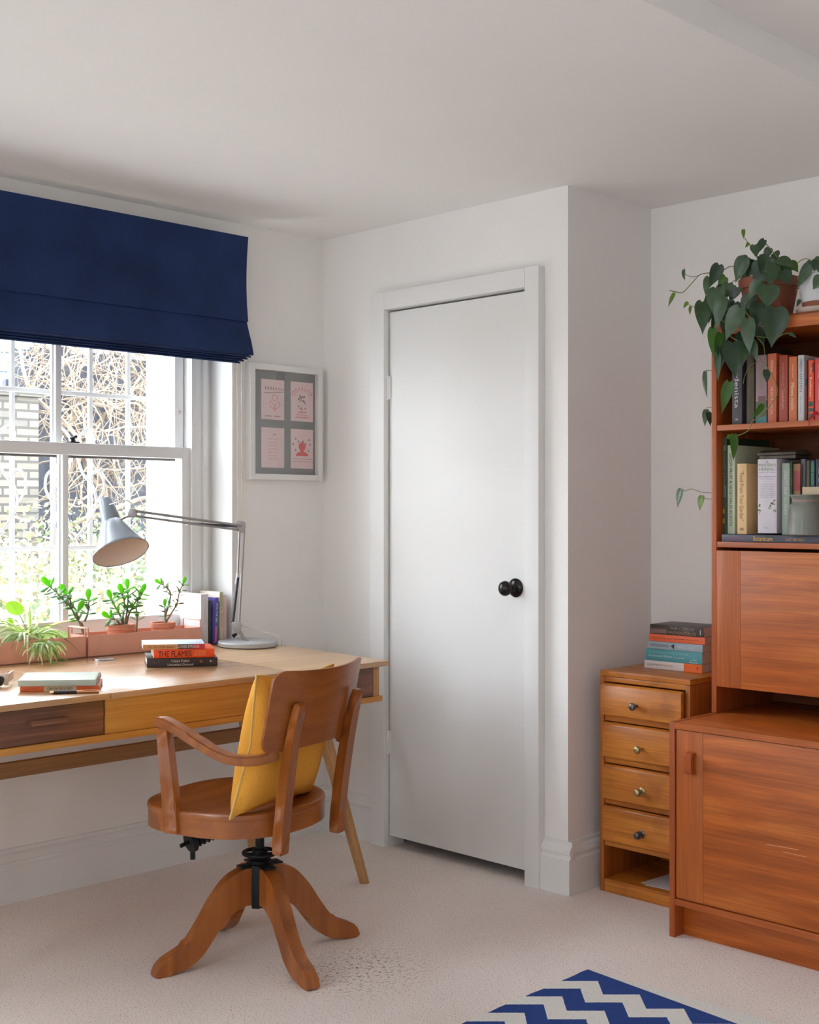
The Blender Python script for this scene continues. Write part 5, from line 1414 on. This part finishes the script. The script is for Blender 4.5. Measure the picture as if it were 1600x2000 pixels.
# ================================================================ WALL BOOKCASE
UXF, UY1, UY0, UZ1 = 3.393, 2.093, 1.285, 1.811
t = Thing('tall_bookcase', 'tall teak bookcase with drop front standing on the low cabinet', 'bookcase', (3.57, 1.69, BZ + 0.001))
bz = BZ + 0.0015
bpart('side_panel', UXF, 3.744, UY1 - 0.017, UY1, bz, UZ1 - 0.035, mat=M_TEAK_E)
bpart('side_panel', UXF, 3.744, UY0, UY0 + 0.017, bz, UZ1 - 0.035, mat=M_TEAK_E)
bpart('back_panel', 3.732, 3.744, UY0 + 0.0175, UY1 - 0.0175, bz, UZ1 - 0.04, mat=wood('teak_back_panel', (0.13, 0.035, 0.012), (0.17, 0.05, 0.016), (0.2, 0.06, 0.02), 'y'))
bm = NB(); prism(bm, [(0, 0), (0.0, 0.034), (0.012, 0.042), (0.35, 0.042), (0.35, 0.0)], 0, UY1 - UY0, frame((UXF, UY1, UZ1 - 0.042), (1, 0, 0), (0, 0, 1), (0, -1, 0)), bev=0.002)
t.part('top', bm, M_TEAK_H)
bpart('shelf', UXF + 0.002, 3.73, UY0 + 0.0175, UY1 - 0.0175, 1.480, 1.497, mat=M_TEAK_S)
bpart('shelf', UXF + 0.002, 3.73, UY0 + 0.0175, UY1 - 0.0175, 1.127, 1.144, mat=M_TEAK_S)
bpart('shelf', UXF + 0.004, 3.73, UY0 + 0.0175, UY1 - 0.0175, 0.712, 0.722, mat=M_TEAK_S)
bm = NB(); box(bm, UXF - 0.004, UXF + 0.014, UY0 + 0.019, 1.992, 0.706, 1.1175, bev=0.001); dr = t.part('drop_front', bm, M_TEAK_H)
bm = NB(); box(bm, UXF - 0.004, UXF + 0.014, 1.9925, UY1 - 0.020, 0.706, 1.1175, bev=0.001); t.part('door_stile', bm, M_TEAK_V, dr)

# ---- books on the shelves; pixel columns of each spine
def shelf_book(label, p0, p1, ptop, z, W, cover, x=3.43, group=None, h=None, lean=0.0, **k):
    ya, yb = at_x(x, p0, 1000).y, at_x(x, p1, 1000).y
    ztop = at_x(x, (p0 + p1) / 2, ptop).z
    hh = h or (ztop - z)
    return stand(label, x, ya - 0.0006, z + 0.0006, hh, ya - yb - 0.0012, W, cover, lean=lean, group=G1 if z > 1.4 else G2, **k)
Z1, Z2 = 1.497, 1.144
G1, G2 = 'books on the upper shelf of the bookcase', 'books on the lower open shelf of the bookcase'
P = dict(group=None)
shelf_book('thick dark grey book with large white lettering on the upper shelf', 1430, 1450, 668, Z1, 0.235, (66, 60, 68), x=3.42, texts=(('Gardenista', 0.20, 0.28, 0.60, 0.46, (215, 212, 212)),), blocks=((0.93, 0.945, 0.35, 0.6, (200, 180, 170)),))
shelf_book('dark olive book right of the thick grey book on the upper shelf', 1458, 1474, 672, Z1, 0.24, (72, 62, 40), x=3.43, texts=(('GREEN HOUSE', 0.3, 0.3, 0.35, 0.35, (110, 96, 60)),))
shelf_book('mauve book with cactus picture and teal foot on the upper shelf', 1476, 1498, 694, Z1, 0.22, (148, 120, 128), x=3.43, blocks=((0.90, 1.0, 0, 1, (50, 120, 125)), (0.68, 0.90, 0.0, 1, (82, 92, 70)), (0.60, 0.68, 0.25, 0.9, (110, 70, 68))), texts=(('THE NEW PLANT', 0.15, 0.35, 0.35, 0.35, (120, 128, 70)),))
shelf_book('orange terracotta spined book beside the mauve one on the upper shelf', 1500, 1517, 691, Z1, 0.21, (192, 96, 62), x=3.43, texts=(('MEERA', 0.10, 0.35, 0.16, 0.3, (230, 195, 175)), ('FRESH INDIA', 0.48, 0.35, 0.40, 0.3, (228, 190, 170))))
shelf_book('dark rust red book between two orange books on the upper shelf', 1522, 1539, 694, Z1, 0.20, (158, 66, 44), x=3.43, texts=(('Hetty McKinnon', 0.12, 0.35, 0.34, 0.25, (205, 140, 120)), ('Tenderheart', 0.5, 0.35, 0.3, 0.28, (225, 165, 140))))
shelf_book('light orange book with pale title left of the white book', 1541, 1557, 697, Z1, 0.20, (196, 108, 62), x=3.43, texts=(('Anya Hall', 0.12, 0.4, 0.2, 0.22, (232, 190, 160)), ('Mowa melin', 0.40, 0.3, 0.42, 0.4, (240, 205, 175))))
shelf_book('slim white book with grey lettering on the upper shelf', 1559, 1571, 694, Z1, 0.19, (196, 196, 200), x=3.43, pages=M_PAGEW, texts=(('GREEN KITCHEN', 0.05, 0.3, 0.5, 0.4, (95, 100, 110)), ('at home', 0.62, 0.35, 0.25, 0.25, (140, 145, 150))))
shelf_book('thin multicoloured spine right of the slim white book', 1572.5, 1577, 704, Z1, 0.20, (120, 92, 84), x=3.44, blocks=((0.3, 0.42, 0, 1, (60, 90, 80)), (0.55, 0.75, 0, 1, (160, 70, 60))))
shelf_book('vivid orange red book with dark green leaf motif on its spine', 1579, 1590, 704, Z1, 0.19, (226, 78, 42), x=3.43, texts=(('The', 0.12, 0.4, 0.1, 0.3, (240, 200, 180)), ('Boathouse', 0.28, 0.3, 0.32, 0.4, (245, 205, 185))), blocks=((0.05, 0.2, 0.75, 1, (30, 70, 60)), (0.68, 0.76, 0.1, 0.9, (24, 84, 80)), (0.79, 0.85, 0.1, 1.0, (24, 84, 80)), (0.88, 0.96, 0.2, 0.9, (26, 90, 84))))
shelf_book('coral pink book at the right end of the visible upper shelf', 1592, 1612, 700, Z1, 0.20, (205, 72, 74), x=3.425, texts=(('Living', 0.10, 0.3, 0.22, 0.35, (235, 180, 175)), ('recipes', 0.42, 0.3, 0.25, 0.3, (230, 170, 165))))
bm = NB()
rb = at_x(3.41, 1590, 828)
pts = smooth_pts([Vector((3.44, at_x(3.44, 1600, 825).y - 0.02, 1.512)), Vector((3.415, rb.y - 0.004, 1.518)), Vector((3.398, rb.y, 1.506)), Vector((3.386, rb.y + 0.001, 1.498)), Vector((3.384, rb.y + 0.001, 1.478))], 5)
ribbon(bm, pts, [0.022, 0.021, 0.02, 0.019, 0.018, 0.016, 0.014, 0.012, 0.01, 0.008, 0.007, 0.006, 0.006, 0.005, 0.005, 0.005, 0.005, 0.005, 0.005, 0.005, 0.005][:len(pts)] + [0.005] * max(0, len(pts) - 21), (-0.7, -0.3, 0.6))
solo('red_ribbon', bm, plain('red_ribbon_cloth', (0.5, 0.03, 0.05), 0.6), 'red ribbon hanging over the edge of the upper shelf', 'ribbon', (3.40, rb.y, 1.5))

# lower open shelf
bfl = at_x(UXF + 0.006, 1410, 1000).y
Mb = Matrix.Translation((UXF + 0.006, bfl, Z2 + 0.0006)) @ Matrix.Rotation(rad(-90), 4, 'Z')
book('large dark blue grey book lying flat under the row on the lower shelf', Mb, 0.385, 0.0215, 0.28, (62, 64, 78), texts=(('Botanicum', 0.28, 0.18, 0.16, 0.62, (215, 165, 70)), ('SCOTT AND WILLIS', 0.555, 0.25, 0.145, 0.36, (190, 150, 100))), blocks=((0.03, 0.20, 0.35, 0.6, (112, 62, 100)),))
ZB = Z2 + 0.0225
x_ = 3.42
shelf_book('dark green book with flowers at the left end of the lower shelf', 1409, 1420, 855, ZB, 0.26, (50, 74, 56), x=x_ + 0.012, blocks=((0.74, 0.79, 0.0, 0.6, (200, 150, 40)), (0.84, 0.89, 0, 0.6, (205, 155, 45)), (0.5, 0.62, 0.3, 1, (80, 110, 100)), (0.08, 0.14, 0.4, 0.9, (90, 130, 95))), texts=(('A GARDENERS YEAR BOOK', 0.12, 0.4, 0.4, 0.3, (130, 150, 135)),))
shelf_book('pale green spined book about vegetables in pots on the lower shelf', 1421, 1436, 870, ZB, 0.27, (188, 200, 172), x=x_ + 0.006, texts=(('GROW FRUIT & VEGETABLES IN POTS', 0.09, 0.28, 0.82, 0.4, (48, 70, 62)),))
shelf_book('cream hardback with hand lettered title on the lower shelf', 1440, 1459, 906, ZB, 0.24, (222, 186, 135), x=x_, texts=(('"Food From Your Garden"', 0.11, 0.28, 0.70, 0.45, (125, 88, 58)),), blocks=((0.91, 0.95, 0.3, 0.7, (165, 120, 85)),))
wb = shelf_book('thick white herbal book with green title on the lower shelf', 1480, 1518, 897, ZB + 0.004, 0.23, (206, 198, 206), x=x_ - 0.003, pages=M_PAGEW)
# its upright lettering runs across the spine
xw = x_ - 0.003
ya, yb = at_x(xw, 1480, 1000).y - 0.0006, at_x(xw, 1518, 1000).y + 0.0006
TW = ya - yb; ztop = at_x(xw, 1499, 897).z; HW = ztop - ZB - 0.004
def across(s, f0, f1, zt, h, c): lettering(wb, s, (xw - 0.0009, ya - f0 * TW, ztop - zt * HW - h * HW), (0, -1, 0), (0, 0, 1), (f1 - f0) * TW, h * HW, cmat(c))
across('A', 0.44, 0.58, 0.02, 0.035, (120, 140, 95)); across('MODERN', 0.06, 0.95, 0.06, 0.038, (125, 145, 95)); across('HERBAL', 0.08, 0.9, 0.115, 0.036, (120, 145, 90))
across('by Mrs. M. Grieve', 0.08, 0.95, 0.17, 0.018, (130, 110, 160)); across('Edited and Introduced', 0.06, 0.96, 0.225, 0.016, (110, 105, 140)); across('by Mrs. C.F. Leyel', 0.12, 0.85, 0.258, 0.016, (120, 115, 145))
for k in range(8): across(('The medicinal, culinary,', 'cosmetic and economic', 'properties, cultivation', 'and folk-lore of herbs,', 'grasses, fungi, shrubs', 'and trees with all', 'their modern', 'scientific uses')[k], 0.10 + 0.03 * (k % 3), 0.93 - 0.03 * (k % 4), 0.335 + 0.024 * k, 0.012, (125, 122, 140))
across('TIGER', 0.33, 0.6, 0.92, 0.012, (90, 88, 110))
bm = NB()
rq = random.Random(9)
for (fy, fz, n_) in ((0.08, 0.64, 6), (0.10, 0.7, 5), (0.72, 0.62, 7), (0.85, 0.58, 7), (0.9, 0.7, 6), (0.62, 0.66, 4)):
    for k in range(n_):
        p = Vector((xw - 0.0012, ya - (fy + rq.uniform(-0.06, 0.06)) * TW, ztop - (fz + rq.uniform(-0.03, 0.03)) * HW)); r_ = rq.uniform(0.0012, 0.0026)
        vs = [bm.verts.new(p + Vector((0, r_ * math.cos(a), r_ * 1.6 * math.sin(a)))) for a in (0, 1.2, 2.4, 3.6, 4.8)]; bm.faces.new(vs)
wb.part('herb_drawing', bm, cmat((140, 172, 110)), kind='stuff')
shelf_book('pale sage green book right of the thick white herbal', 1527, 1543, 905, ZB, 0.22, (150, 165, 150), x=x_ + 0.01, texts=(('NATURE CURES', 0.12, 0.35, 0.6, 0.3, (205, 208, 205)),))
shelf_book('slim dark green spine next to the sage green book', 1544.5, 1548, 903, ZB, 0.21, (40, 78, 40), x=x_ + 0.014)
shelf_book('tan book with red panel behind the stoneware jar', 1549, 1564, 906, ZB, 0.20, (150, 100, 70), x=x_ + 0.02, blocks=((0.10, 0.38, 0.0, 1.0, (140, 36, 34)),))
shelf_book('slate blue book behind the jar on the lower shelf', 1565, 1574, 897, ZB, 0.21, (78, 84, 98), x=x_ + 0.03)
shelf_book('olive brown book near the right end of the lower shelf', 1575, 1582, 900, ZB, 0.21, (82, 72, 40), x=x_ + 0.03)
shelf_book('dark book with bright green lettering near the right end of the lower shelf', 1583.5, 1592, 900, ZB, 0.21, (44, 56, 88), x=x_ + 0.03, texts=(('HERB BOOK', 0.03, 0.1, 0.30, 0.75, (50, 170, 95)),))
shelf_book('black indigo book at the far right of the lower shelf', 1593.5, 1606, 897, ZB, 0.21, (34, 28, 50), x=x_ + 0.03, blocks=((0.12, 0.2, 0.5, 1, (150, 150, 90)), (0.25, 0.3, 0.4, 1, (90, 110, 130))))
# tin lying across the books
ta, tb_ = at_x(3.44, 1483, 893), at_x(3.53, 1583, 893)
tt = Thing('old_tin', 'flat dark lidded tin resting across the tops of the books', 'tin', (3.52, (ta.y + tb_.y) / 2, ztop + 0.001))
M_TIN = plain('dull_dark_tin', (0.09, 0.075, 0.062), 0.5, 0.5, noise=0.3, nscale=30)
bm = NB(); box(bm, 3.44, 3.53, tb_.y, ta.y, ztop + 0.001, ztop + 0.012, bev=0.003); tt.part('tin_base', bm, M_TIN)
bm = NB(); prism(bm, [(0, 0), (0.102, 0), (0.10, 0.008), (0.065, 0.016), (0.035, 0.016), (0.002, 0.008)], 0, ta.y - tb_.y + 0.008, frame((3.434, ta.y + 0.004, ztop + 0.0125), (1, 0, 0), (0, 0, 1), (0, -1, 0)), bev=0.002); tt.part('tin_lid', bm, M_TIN)
# cream card behind the jar
ca = at_x(3.432, 1567, 952)
bm = NB(); box(bm, 3.433, 3.4345, ca.y - 0.09, ca.y, 1.19, at_x(3.432, 1580, 951).z, bev=0.0003)
solo('cream_card', bm, plain('cream_card_stock', (0.62, 0.50, 0.33), 0.8), 'cream card tucked upright behind the stoneware jar', 'card', (3.434, ca.y - 0.045, 1.19))
# stoneware jar
jc = at_x(3.375 + 0.065, 1592, 1000)
jx, jy = 3.463, at_x(3.463, 1592, 1000).y
tj = Thing('stoneware_jar', 'grey green stoneware jar with wide lip in front of the books', 'jar', (jx - 0.028, jy + 0.0, ZB + 0.0003))
zj = ZB + 0.0005
MJ = Matrix.Translation((jx - 0.052 + 0.0, jy, zj))
bm = NB(); lathe(bm, [(0, 0), (0.050, 0), (0.053, 0.003), (0.0525, 0.03), (0.0505, 0.060), (0.0485, 0.078), (0.044, 0.088), (0.039, 0.094), (0.038, 0.102), (0.042, 0.110), (0.046, 0.1145), (0.0455, 0.117), (0.041, 0.117), (0.036, 0.108), (0.035, 0.09), (0.0, 0.088)], 48, MJ)
tj.part('jar_body', bm, plain('stoneware_glaze', (0.20, 0.21, 0.18), 0.45, noise=0.12, nscale=12, coat=0.1))
bm = NB(); lathe(bm, [(0.0383, 0.095), (0.0395, 0.098), (0.0385, 0.103)], 48, MJ); tj.part('neck_band', bm, plain('bare_stoneware', (0.3, 0.22, 0.19), 0.6))

# ================================================================ PLANTS ON TOP OF THE BOOKCASE
ZT = UZ1 + 0.0005
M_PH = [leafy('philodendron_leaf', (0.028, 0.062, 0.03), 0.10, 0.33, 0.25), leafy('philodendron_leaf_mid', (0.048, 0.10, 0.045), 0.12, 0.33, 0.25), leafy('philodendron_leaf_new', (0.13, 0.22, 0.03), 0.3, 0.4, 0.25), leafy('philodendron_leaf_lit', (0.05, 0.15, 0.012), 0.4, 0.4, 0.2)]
M_PHS = plain('philodendron_stem', (0.17, 0.20, 0.05), 0.6); M_PHB = plain('philodendron_old_stem', (0.09, 0.045, 0.025), 0.7)
pc = at_x(3.50, 1503, 600)
tph = Thing('potted_philodendron', 'trailing heart leaf philodendron in a terracotta pot on the bookcase', 'plant', (3.50, pc.y, ZT))
bm = NB(); lathe(bm, [(0, 0), (0.062, 0), (0.065, 0.003), (0.083, 0.095), (0.089, 0.097), (0.092, 0.125), (0.089, 0.127), (0.083, 0.124), (0.080, 0.112), (0, 0.112)], 48, Matrix.Translation((3.50, pc.y, ZT)))
tph.part('terracotta_pot', bm, plain('dark_terracotta', (0.27, 0.085, 0.045), 0.7, noise=0.12, nscale=25))
bm = NB(); lathe(bm, [(0.0795, 0.1125), (0.04, 0.117), (0, 0.118)], 30, Matrix.Translation((3.50, pc.y, ZT))); tph.part('soil', bm, M_SOILP)
# leaves: base px, tip px, width in px, shade, plane x, sideways turn
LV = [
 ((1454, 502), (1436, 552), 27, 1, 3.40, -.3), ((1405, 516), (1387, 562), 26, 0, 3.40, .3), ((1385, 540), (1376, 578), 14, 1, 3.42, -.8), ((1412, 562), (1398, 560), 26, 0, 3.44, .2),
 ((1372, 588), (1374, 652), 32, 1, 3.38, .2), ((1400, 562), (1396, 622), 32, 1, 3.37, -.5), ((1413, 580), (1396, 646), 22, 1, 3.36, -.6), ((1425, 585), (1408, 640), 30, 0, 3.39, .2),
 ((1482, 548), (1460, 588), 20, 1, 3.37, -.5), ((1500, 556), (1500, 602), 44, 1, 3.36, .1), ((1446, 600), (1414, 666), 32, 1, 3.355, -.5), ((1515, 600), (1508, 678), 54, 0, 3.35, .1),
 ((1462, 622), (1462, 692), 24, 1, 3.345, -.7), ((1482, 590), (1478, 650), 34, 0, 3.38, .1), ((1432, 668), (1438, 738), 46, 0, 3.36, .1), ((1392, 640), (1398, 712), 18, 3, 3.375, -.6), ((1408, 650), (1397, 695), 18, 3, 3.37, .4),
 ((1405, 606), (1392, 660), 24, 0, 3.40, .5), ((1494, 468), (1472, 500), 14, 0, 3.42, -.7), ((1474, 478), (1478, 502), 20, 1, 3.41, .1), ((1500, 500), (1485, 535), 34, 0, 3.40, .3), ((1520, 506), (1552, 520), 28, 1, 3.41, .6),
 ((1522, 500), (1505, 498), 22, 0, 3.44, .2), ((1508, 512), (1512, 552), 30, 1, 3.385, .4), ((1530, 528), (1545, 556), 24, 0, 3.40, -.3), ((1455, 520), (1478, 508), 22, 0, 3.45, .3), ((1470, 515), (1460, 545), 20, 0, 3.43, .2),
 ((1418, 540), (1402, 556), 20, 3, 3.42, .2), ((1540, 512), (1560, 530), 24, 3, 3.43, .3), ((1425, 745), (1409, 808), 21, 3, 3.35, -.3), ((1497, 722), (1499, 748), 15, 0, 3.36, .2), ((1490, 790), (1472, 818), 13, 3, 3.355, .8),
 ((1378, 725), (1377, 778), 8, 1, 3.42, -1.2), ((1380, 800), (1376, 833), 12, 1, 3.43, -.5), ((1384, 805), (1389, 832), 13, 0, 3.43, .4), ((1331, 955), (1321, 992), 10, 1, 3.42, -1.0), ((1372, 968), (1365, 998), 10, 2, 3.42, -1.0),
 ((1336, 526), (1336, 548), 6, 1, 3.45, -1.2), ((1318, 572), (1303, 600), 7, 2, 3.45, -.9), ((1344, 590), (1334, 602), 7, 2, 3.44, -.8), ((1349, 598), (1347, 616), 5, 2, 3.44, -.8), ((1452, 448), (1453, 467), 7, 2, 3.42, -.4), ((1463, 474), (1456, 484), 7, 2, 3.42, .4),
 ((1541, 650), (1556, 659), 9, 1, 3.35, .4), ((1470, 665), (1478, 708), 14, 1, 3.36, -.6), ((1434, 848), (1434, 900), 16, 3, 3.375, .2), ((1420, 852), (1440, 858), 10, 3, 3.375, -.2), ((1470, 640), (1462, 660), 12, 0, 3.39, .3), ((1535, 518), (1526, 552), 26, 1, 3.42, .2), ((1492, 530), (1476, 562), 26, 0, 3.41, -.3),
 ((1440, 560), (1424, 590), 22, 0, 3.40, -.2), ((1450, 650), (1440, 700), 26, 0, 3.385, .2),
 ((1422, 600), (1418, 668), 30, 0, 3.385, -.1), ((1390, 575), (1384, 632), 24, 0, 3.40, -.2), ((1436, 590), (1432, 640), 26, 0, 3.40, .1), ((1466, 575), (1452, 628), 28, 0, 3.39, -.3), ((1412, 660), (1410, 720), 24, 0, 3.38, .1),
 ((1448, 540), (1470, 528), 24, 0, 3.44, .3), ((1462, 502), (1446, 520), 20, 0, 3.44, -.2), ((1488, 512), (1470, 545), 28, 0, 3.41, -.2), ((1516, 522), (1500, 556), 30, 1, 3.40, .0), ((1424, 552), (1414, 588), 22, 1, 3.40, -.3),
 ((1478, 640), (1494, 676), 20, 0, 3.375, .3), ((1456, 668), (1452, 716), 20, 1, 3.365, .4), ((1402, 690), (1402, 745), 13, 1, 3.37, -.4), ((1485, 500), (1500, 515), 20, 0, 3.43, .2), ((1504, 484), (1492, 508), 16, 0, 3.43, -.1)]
bmw = {}
for (b0, t0_, w, mi, X, turn) in LV:
    B0, T0 = at_x(X, *b0), at_x(X - 0.008, *t0_)
    dpt = SQ * (B0.x + B0.y); wd = w * dpt / F_PX
    nrm = Vector((-1, 0, 0.25)) * math.cos(turn) + Vector((0, -1, 0)) * (0.75 + math.sin(turn))
    cosn = max(0.45, abs(nrm.normalized().dot(Vector((-SQ, -SQ, 0)))))
    bm = NB(); heart_leaf(bm, B0, T0, wd / cosn, nrm, mi=0, fold=0.16, curl=0.10)
    tph.part('leaf', bm, M_PH[mi])
def vine(pp, r=0.0015, mat=None):
    bm = NB(); tube(bm, smooth_pts([at_x(X, x, y) for (x, y, X) in pp], 5), r, 6); tph.part('vine', bm, mat or M_PHS)
vine([(1480, 545, 3.45), (1450, 535, 3.42), (1430, 520, 3.41), (1408, 530, 3.42), (1385, 533, 3.43), (1367, 537, 3.44), (1350, 555, 3.45), (1334, 571, 3.45), (1320, 570, 3.45), (1308, 567, 3.45)])
vine([(1367, 537, 3.44), (1352, 541, 3.44), (1338, 535, 3.45)], 0.0008, M_PHB)
vine([(1470, 540, 3.44), (1440, 545, 3.41), (1425, 560, 3.40), (1415, 590, 3.395), (1408, 600, 3.395)])
vine([(1410, 598, 3.40), (1390, 598, 3.41), (1370, 603, 3.42), (1350, 597, 3.43), (1340, 592, 3.44)], 0.0010)
vine([(1505, 540, 3.45), (1485, 515, 3.43), (1475, 490, 3.42), (1462, 475, 3.42), (1455, 465, 3.42)], 0.0011)
vine([(1540, 545, 3.45), (1522, 508, 3.44), (1507, 488, 3.43), (1492, 472, 3.42)], 0.0014)
vine([(1500, 548, 3.40), (1470, 560, 3.37), (1455, 600, 3.36), (1464, 620, 3.355), (1467, 640, 3.355), (1465, 660, 3.36), (1474, 680, 3.36), (1485, 702, 3.36), (1502, 722, 3.36), (1514, 745, 3.36), (1519, 765, 3.36), (1512, 782, 3.36), (1497, 800, 3.36), (1480, 817, 3.365), (1470, 822, 3.37), (1464, 838, 3.375), (1452, 847, 3.38), (1438, 851, 3.38)], 0.0014)
vine([(1468, 655, 3.36), (1488, 658, 3.355), (1515, 660, 3.35), (1530, 653, 3.35), (1542, 650, 3.35)], 0.0011)
vine([(1480, 660, 3.36), (1492, 675, 3.36), (1494, 700, 3.36), (1492, 722, 3.36)], 0.0008)
vine([(1478, 708, 3.36), (1465, 715, 3.36), (1455, 735, 3.36), (1452, 750, 3.36)], 0.0008)
vine([(1518, 770, 3.36), (1500, 780, 3.36), (1482, 790, 3.36)], 0.0008)
vine([(1420, 620, 3.38), (1418, 640, 3.37), (1425, 655, 3.365), (1440, 665, 3.36)], 0.0014)
vine([(1430, 600, 3.36), (1412, 610, 3.36), (1411, 625, 3.36), (1418, 630, 3.36)], 0.0010)
vine([(1545, 530, 3.45), (1560, 512, 3.44), (1575, 505, 3.43), (1588, 512, 3.43), (1588, 520, 3.43)], 0.0012)
# the vine that runs down behind the side panel and shows its leaves beside it
bm = NB(); tube(bm, smooth_pts([Vector((3.47, UY1 + 0.004, 1.82)), Vector((3.45, UY1 + 0.006, 1.65)), Vector((3.46, UY1 + 0.006, 1.5)), Vector((3.45, UY1 + 0.006, 1.35)), Vector((3.44, UY1 + 0.006, 1.26))], 5), 0.0015, 6); tph.part('vine', bm, M_PHS)
vine([(1392, 724, 3.43), (1380, 724, 3.42), (1378, 728, 3.42)], 0.0009, M_PHB)
vine([(1392, 796, 3.43), (1382, 796, 3.43), (1380, 802, 3.43)], 0.0009, M_PHB)
vine([(1392, 963, 3.44), (1375, 962, 3.43), (1360, 958, 3.42), (1350, 955, 3.42), (1338, 959, 3.42), (1329, 957, 3.42)], 0.0010, M_PHS)
vine([(1392, 975, 3.43), (1380, 974, 3.42), (1372, 971, 3.42)], 0.0009)
# second plant: white pot on a saucer at the right edge
wc = at_x(3.49, 1612, 600)
tw = Thing('white_pot_plant', 'plant in a white pot on a saucer at the right edge of the bookcase', 'plant', (3.49, wc.y, ZT))
M_WPOT = plain('white_glazed_pot', (0.55, 0.57, 0.58), 0.4)
MW = Matrix.Translation((3.47, wc.y, ZT))
bm = NB(); lathe(bm, [(0, 0.0), (0.066, 0.0), (0.074, 0.010), (0.0745, 0.013), (0.07, 0.012), (0.062, 0.004), (0, 0.004)], 40, MW); tw.part('saucer', bm, plain('cream_saucer', (0.5, 0.42, 0.36), 0.5))
bm = NB(); lathe(bm, [(0.0, 0.0045), (0.052, 0.0045), (0.056, 0.030), (0.0565, 0.0305), (0.0, 0.031)], 40, MW); tw.part('pot_foot', bm, bpy.data.materials['dark_terracotta'])
bm = NB(); lathe(bm, [(0.0, 0.031), (0.0575, 0.031), (0.068, 0.108), (0.066, 0.110), (0.063, 0.108), (0.06, 0.1), (0, 0.1)], 40, MW); tw.part('pot', bm, M_WPOT)
for (b0, t0_, w, mi, X) in (((1582, 515), (1556, 566), 22, 1, 3.39), ((1598, 508), (1590, 530), 22, 0, 3.40), ((1606, 540), (1588, 566), 26, 1, 3.38), ((1585, 512), (1574, 520), 14, 0, 3.41), ((1605, 515), (1602, 535), 24, 1, 3.41), ((1563, 585), (1556, 600), 8, 0, 3.42), ((1600, 500), (1615, 520), 24, 1, 3.43)):
    B0, T0 = at_x(X, *b0), at_x(X - 0.008, *t0_); wd = w * SQ * (B0.x + B0.y) / F_PX
    bm = NB(); heart_leaf(bm, B0, T0, wd, (-1, -0.8, 0.25), fold=0.16, curl=0.1); tw.part('leaf', bm, M_PH[mi])
bm = NB(); tube(bm, smooth_pts([Vector((3.47, wc.y, ZT + 0.1)), at_x(3.44, 1600, 515), at_x(3.43, 1588, 510), at_x(3.42, 1582, 512)], 5), 0.0018, 6); tw.part('stem', bm, M_PHS)

# ================================================================ RUG
def rug_mat():
    m, n, l, b = new_mat('blue_chevron_rug')
    tc = n.new('ShaderNodeTexCoord'); sp = n.new('ShaderNodeSeparateXYZ')
    nz_ = n.new('ShaderNodeTexNoise'); nz_.inputs['Scale'].default_value = 260; nz_.inputs['Detail'].default_value = 2
    l.new(tc.outputs['Object'], nz_.inputs['Vector'])
    l.new(tc.outputs['Object'], sp.inputs[0])
    def M(op, a, bb=None, c=None):
        q = n.new('ShaderNodeMath'); q.operation = op
        for i, v in enumerate((a, bb, c)):
            if v is None: continue
            if hasattr(v, 'links') or hasattr(v, 'is_output'): l.new(v, q.inputs[i])
            else: q.inputs[i].default_value = v
        return q.outputs[0]
    tri = M('PINGPONG', M('ADD', sp.outputs['Y'], RUG_PH), RUG_P / 2)
    u = M('ADD', M('SUBTRACT', sp.outputs['X'], tri), M('MULTIPLY', M('SUBTRACT', nz_.outputs['Fac'], 0.5), 0.006))
    fr_ = M('FRACT', M('DIVIDE', M('ADD', u, RUG_X), RUG_W))
    st = M('MAXIMUM', M('GREATER_THAN', fr_, 0.5), M('GREATER_THAN', u, -0.118))
    inside = M('LESS_THAN', M('ADD', sp.outputs['X'], M('MULTIPLY', sp.outputs['Y'], -0.083)), -0.003)
    fac = M('MULTIPLY', st, inside)
    fac2 = M('MAXIMUM', fac, 0.0)
    mx = n.new('ShaderNodeMix'); mx.data_type = 'RGBA'
    l.new(fac2, mx.inputs[0]); mx.inputs[6].default_value = (0.82, 0.82, 0.79, 1); mx.inputs[7].default_value = (0.035, 0.075, 0.28, 1)
    hv = n.new('ShaderNodeMix'); hv.data_type = 'RGBA'; hv.blend_type = 'MULTIPLY'; hv.inputs[0].default_value = 1
    mr = n.new('ShaderNodeMapRange'); mr.inputs['To Min'].default_value = 0.75; mr.inputs['To Max'].default_value = 1.2; l.new(nz_.outputs['Fac'], mr.inputs[0])
    cc = n.new('ShaderNodeCombineColor')
    for k in range(3): l.new(mr.outputs[0], cc.inputs[k])
    l.new(mx.outputs[2], hv.inputs[6]); l.new(cc.outputs[0], hv.inputs[7]); l.new(hv.outputs[2], b.inputs['Base Color'])
    b.inputs['Roughness'].default_value = 0.95; b.inputs['Specular IOR Level'].default_value = 0.1
    bp = n.new('ShaderNodeBump'); bp.inputs['Strength'].default_value = 0.5; bp.inputs['Distance'].default_value = 0.002
    l.new(nz_.outputs['Fac'], bp.inputs['Height']); l.new(bp.outputs[0], b.inputs['Normal'])
    return m
RUG_P, RUG_PH, RUG_X, RUG_W = 0.131, 0.0045, 0.193, 0.149
rc_ = Vector((2.757, 2.078, 0))
bm = NB()
outl = [(0, 0)] + [(-1.2 * i / 40, -0.012 * 1.2 * i / 40 + 0.0015 * math.sin(i * 1.7)) for i in range(1, 41)] + [(-1.2, -1.8)] + [(0.09, -1.8)] + [(0.0 + 0.045 * min(1, (j / 20) * 1.2) + 0.001 * math.sin(j * 2.1), -1.0 * j / 20) for j in range(20, 0, -1)]
prism(bm, outl, 0.0008, 0.009)
rug = mesh_obj('rug', bm, rug_mat()); rug.location = rc_
tag(rug, 'flat woven rug with blue and white stepped zigzag stripes on the carpet', 'rug')
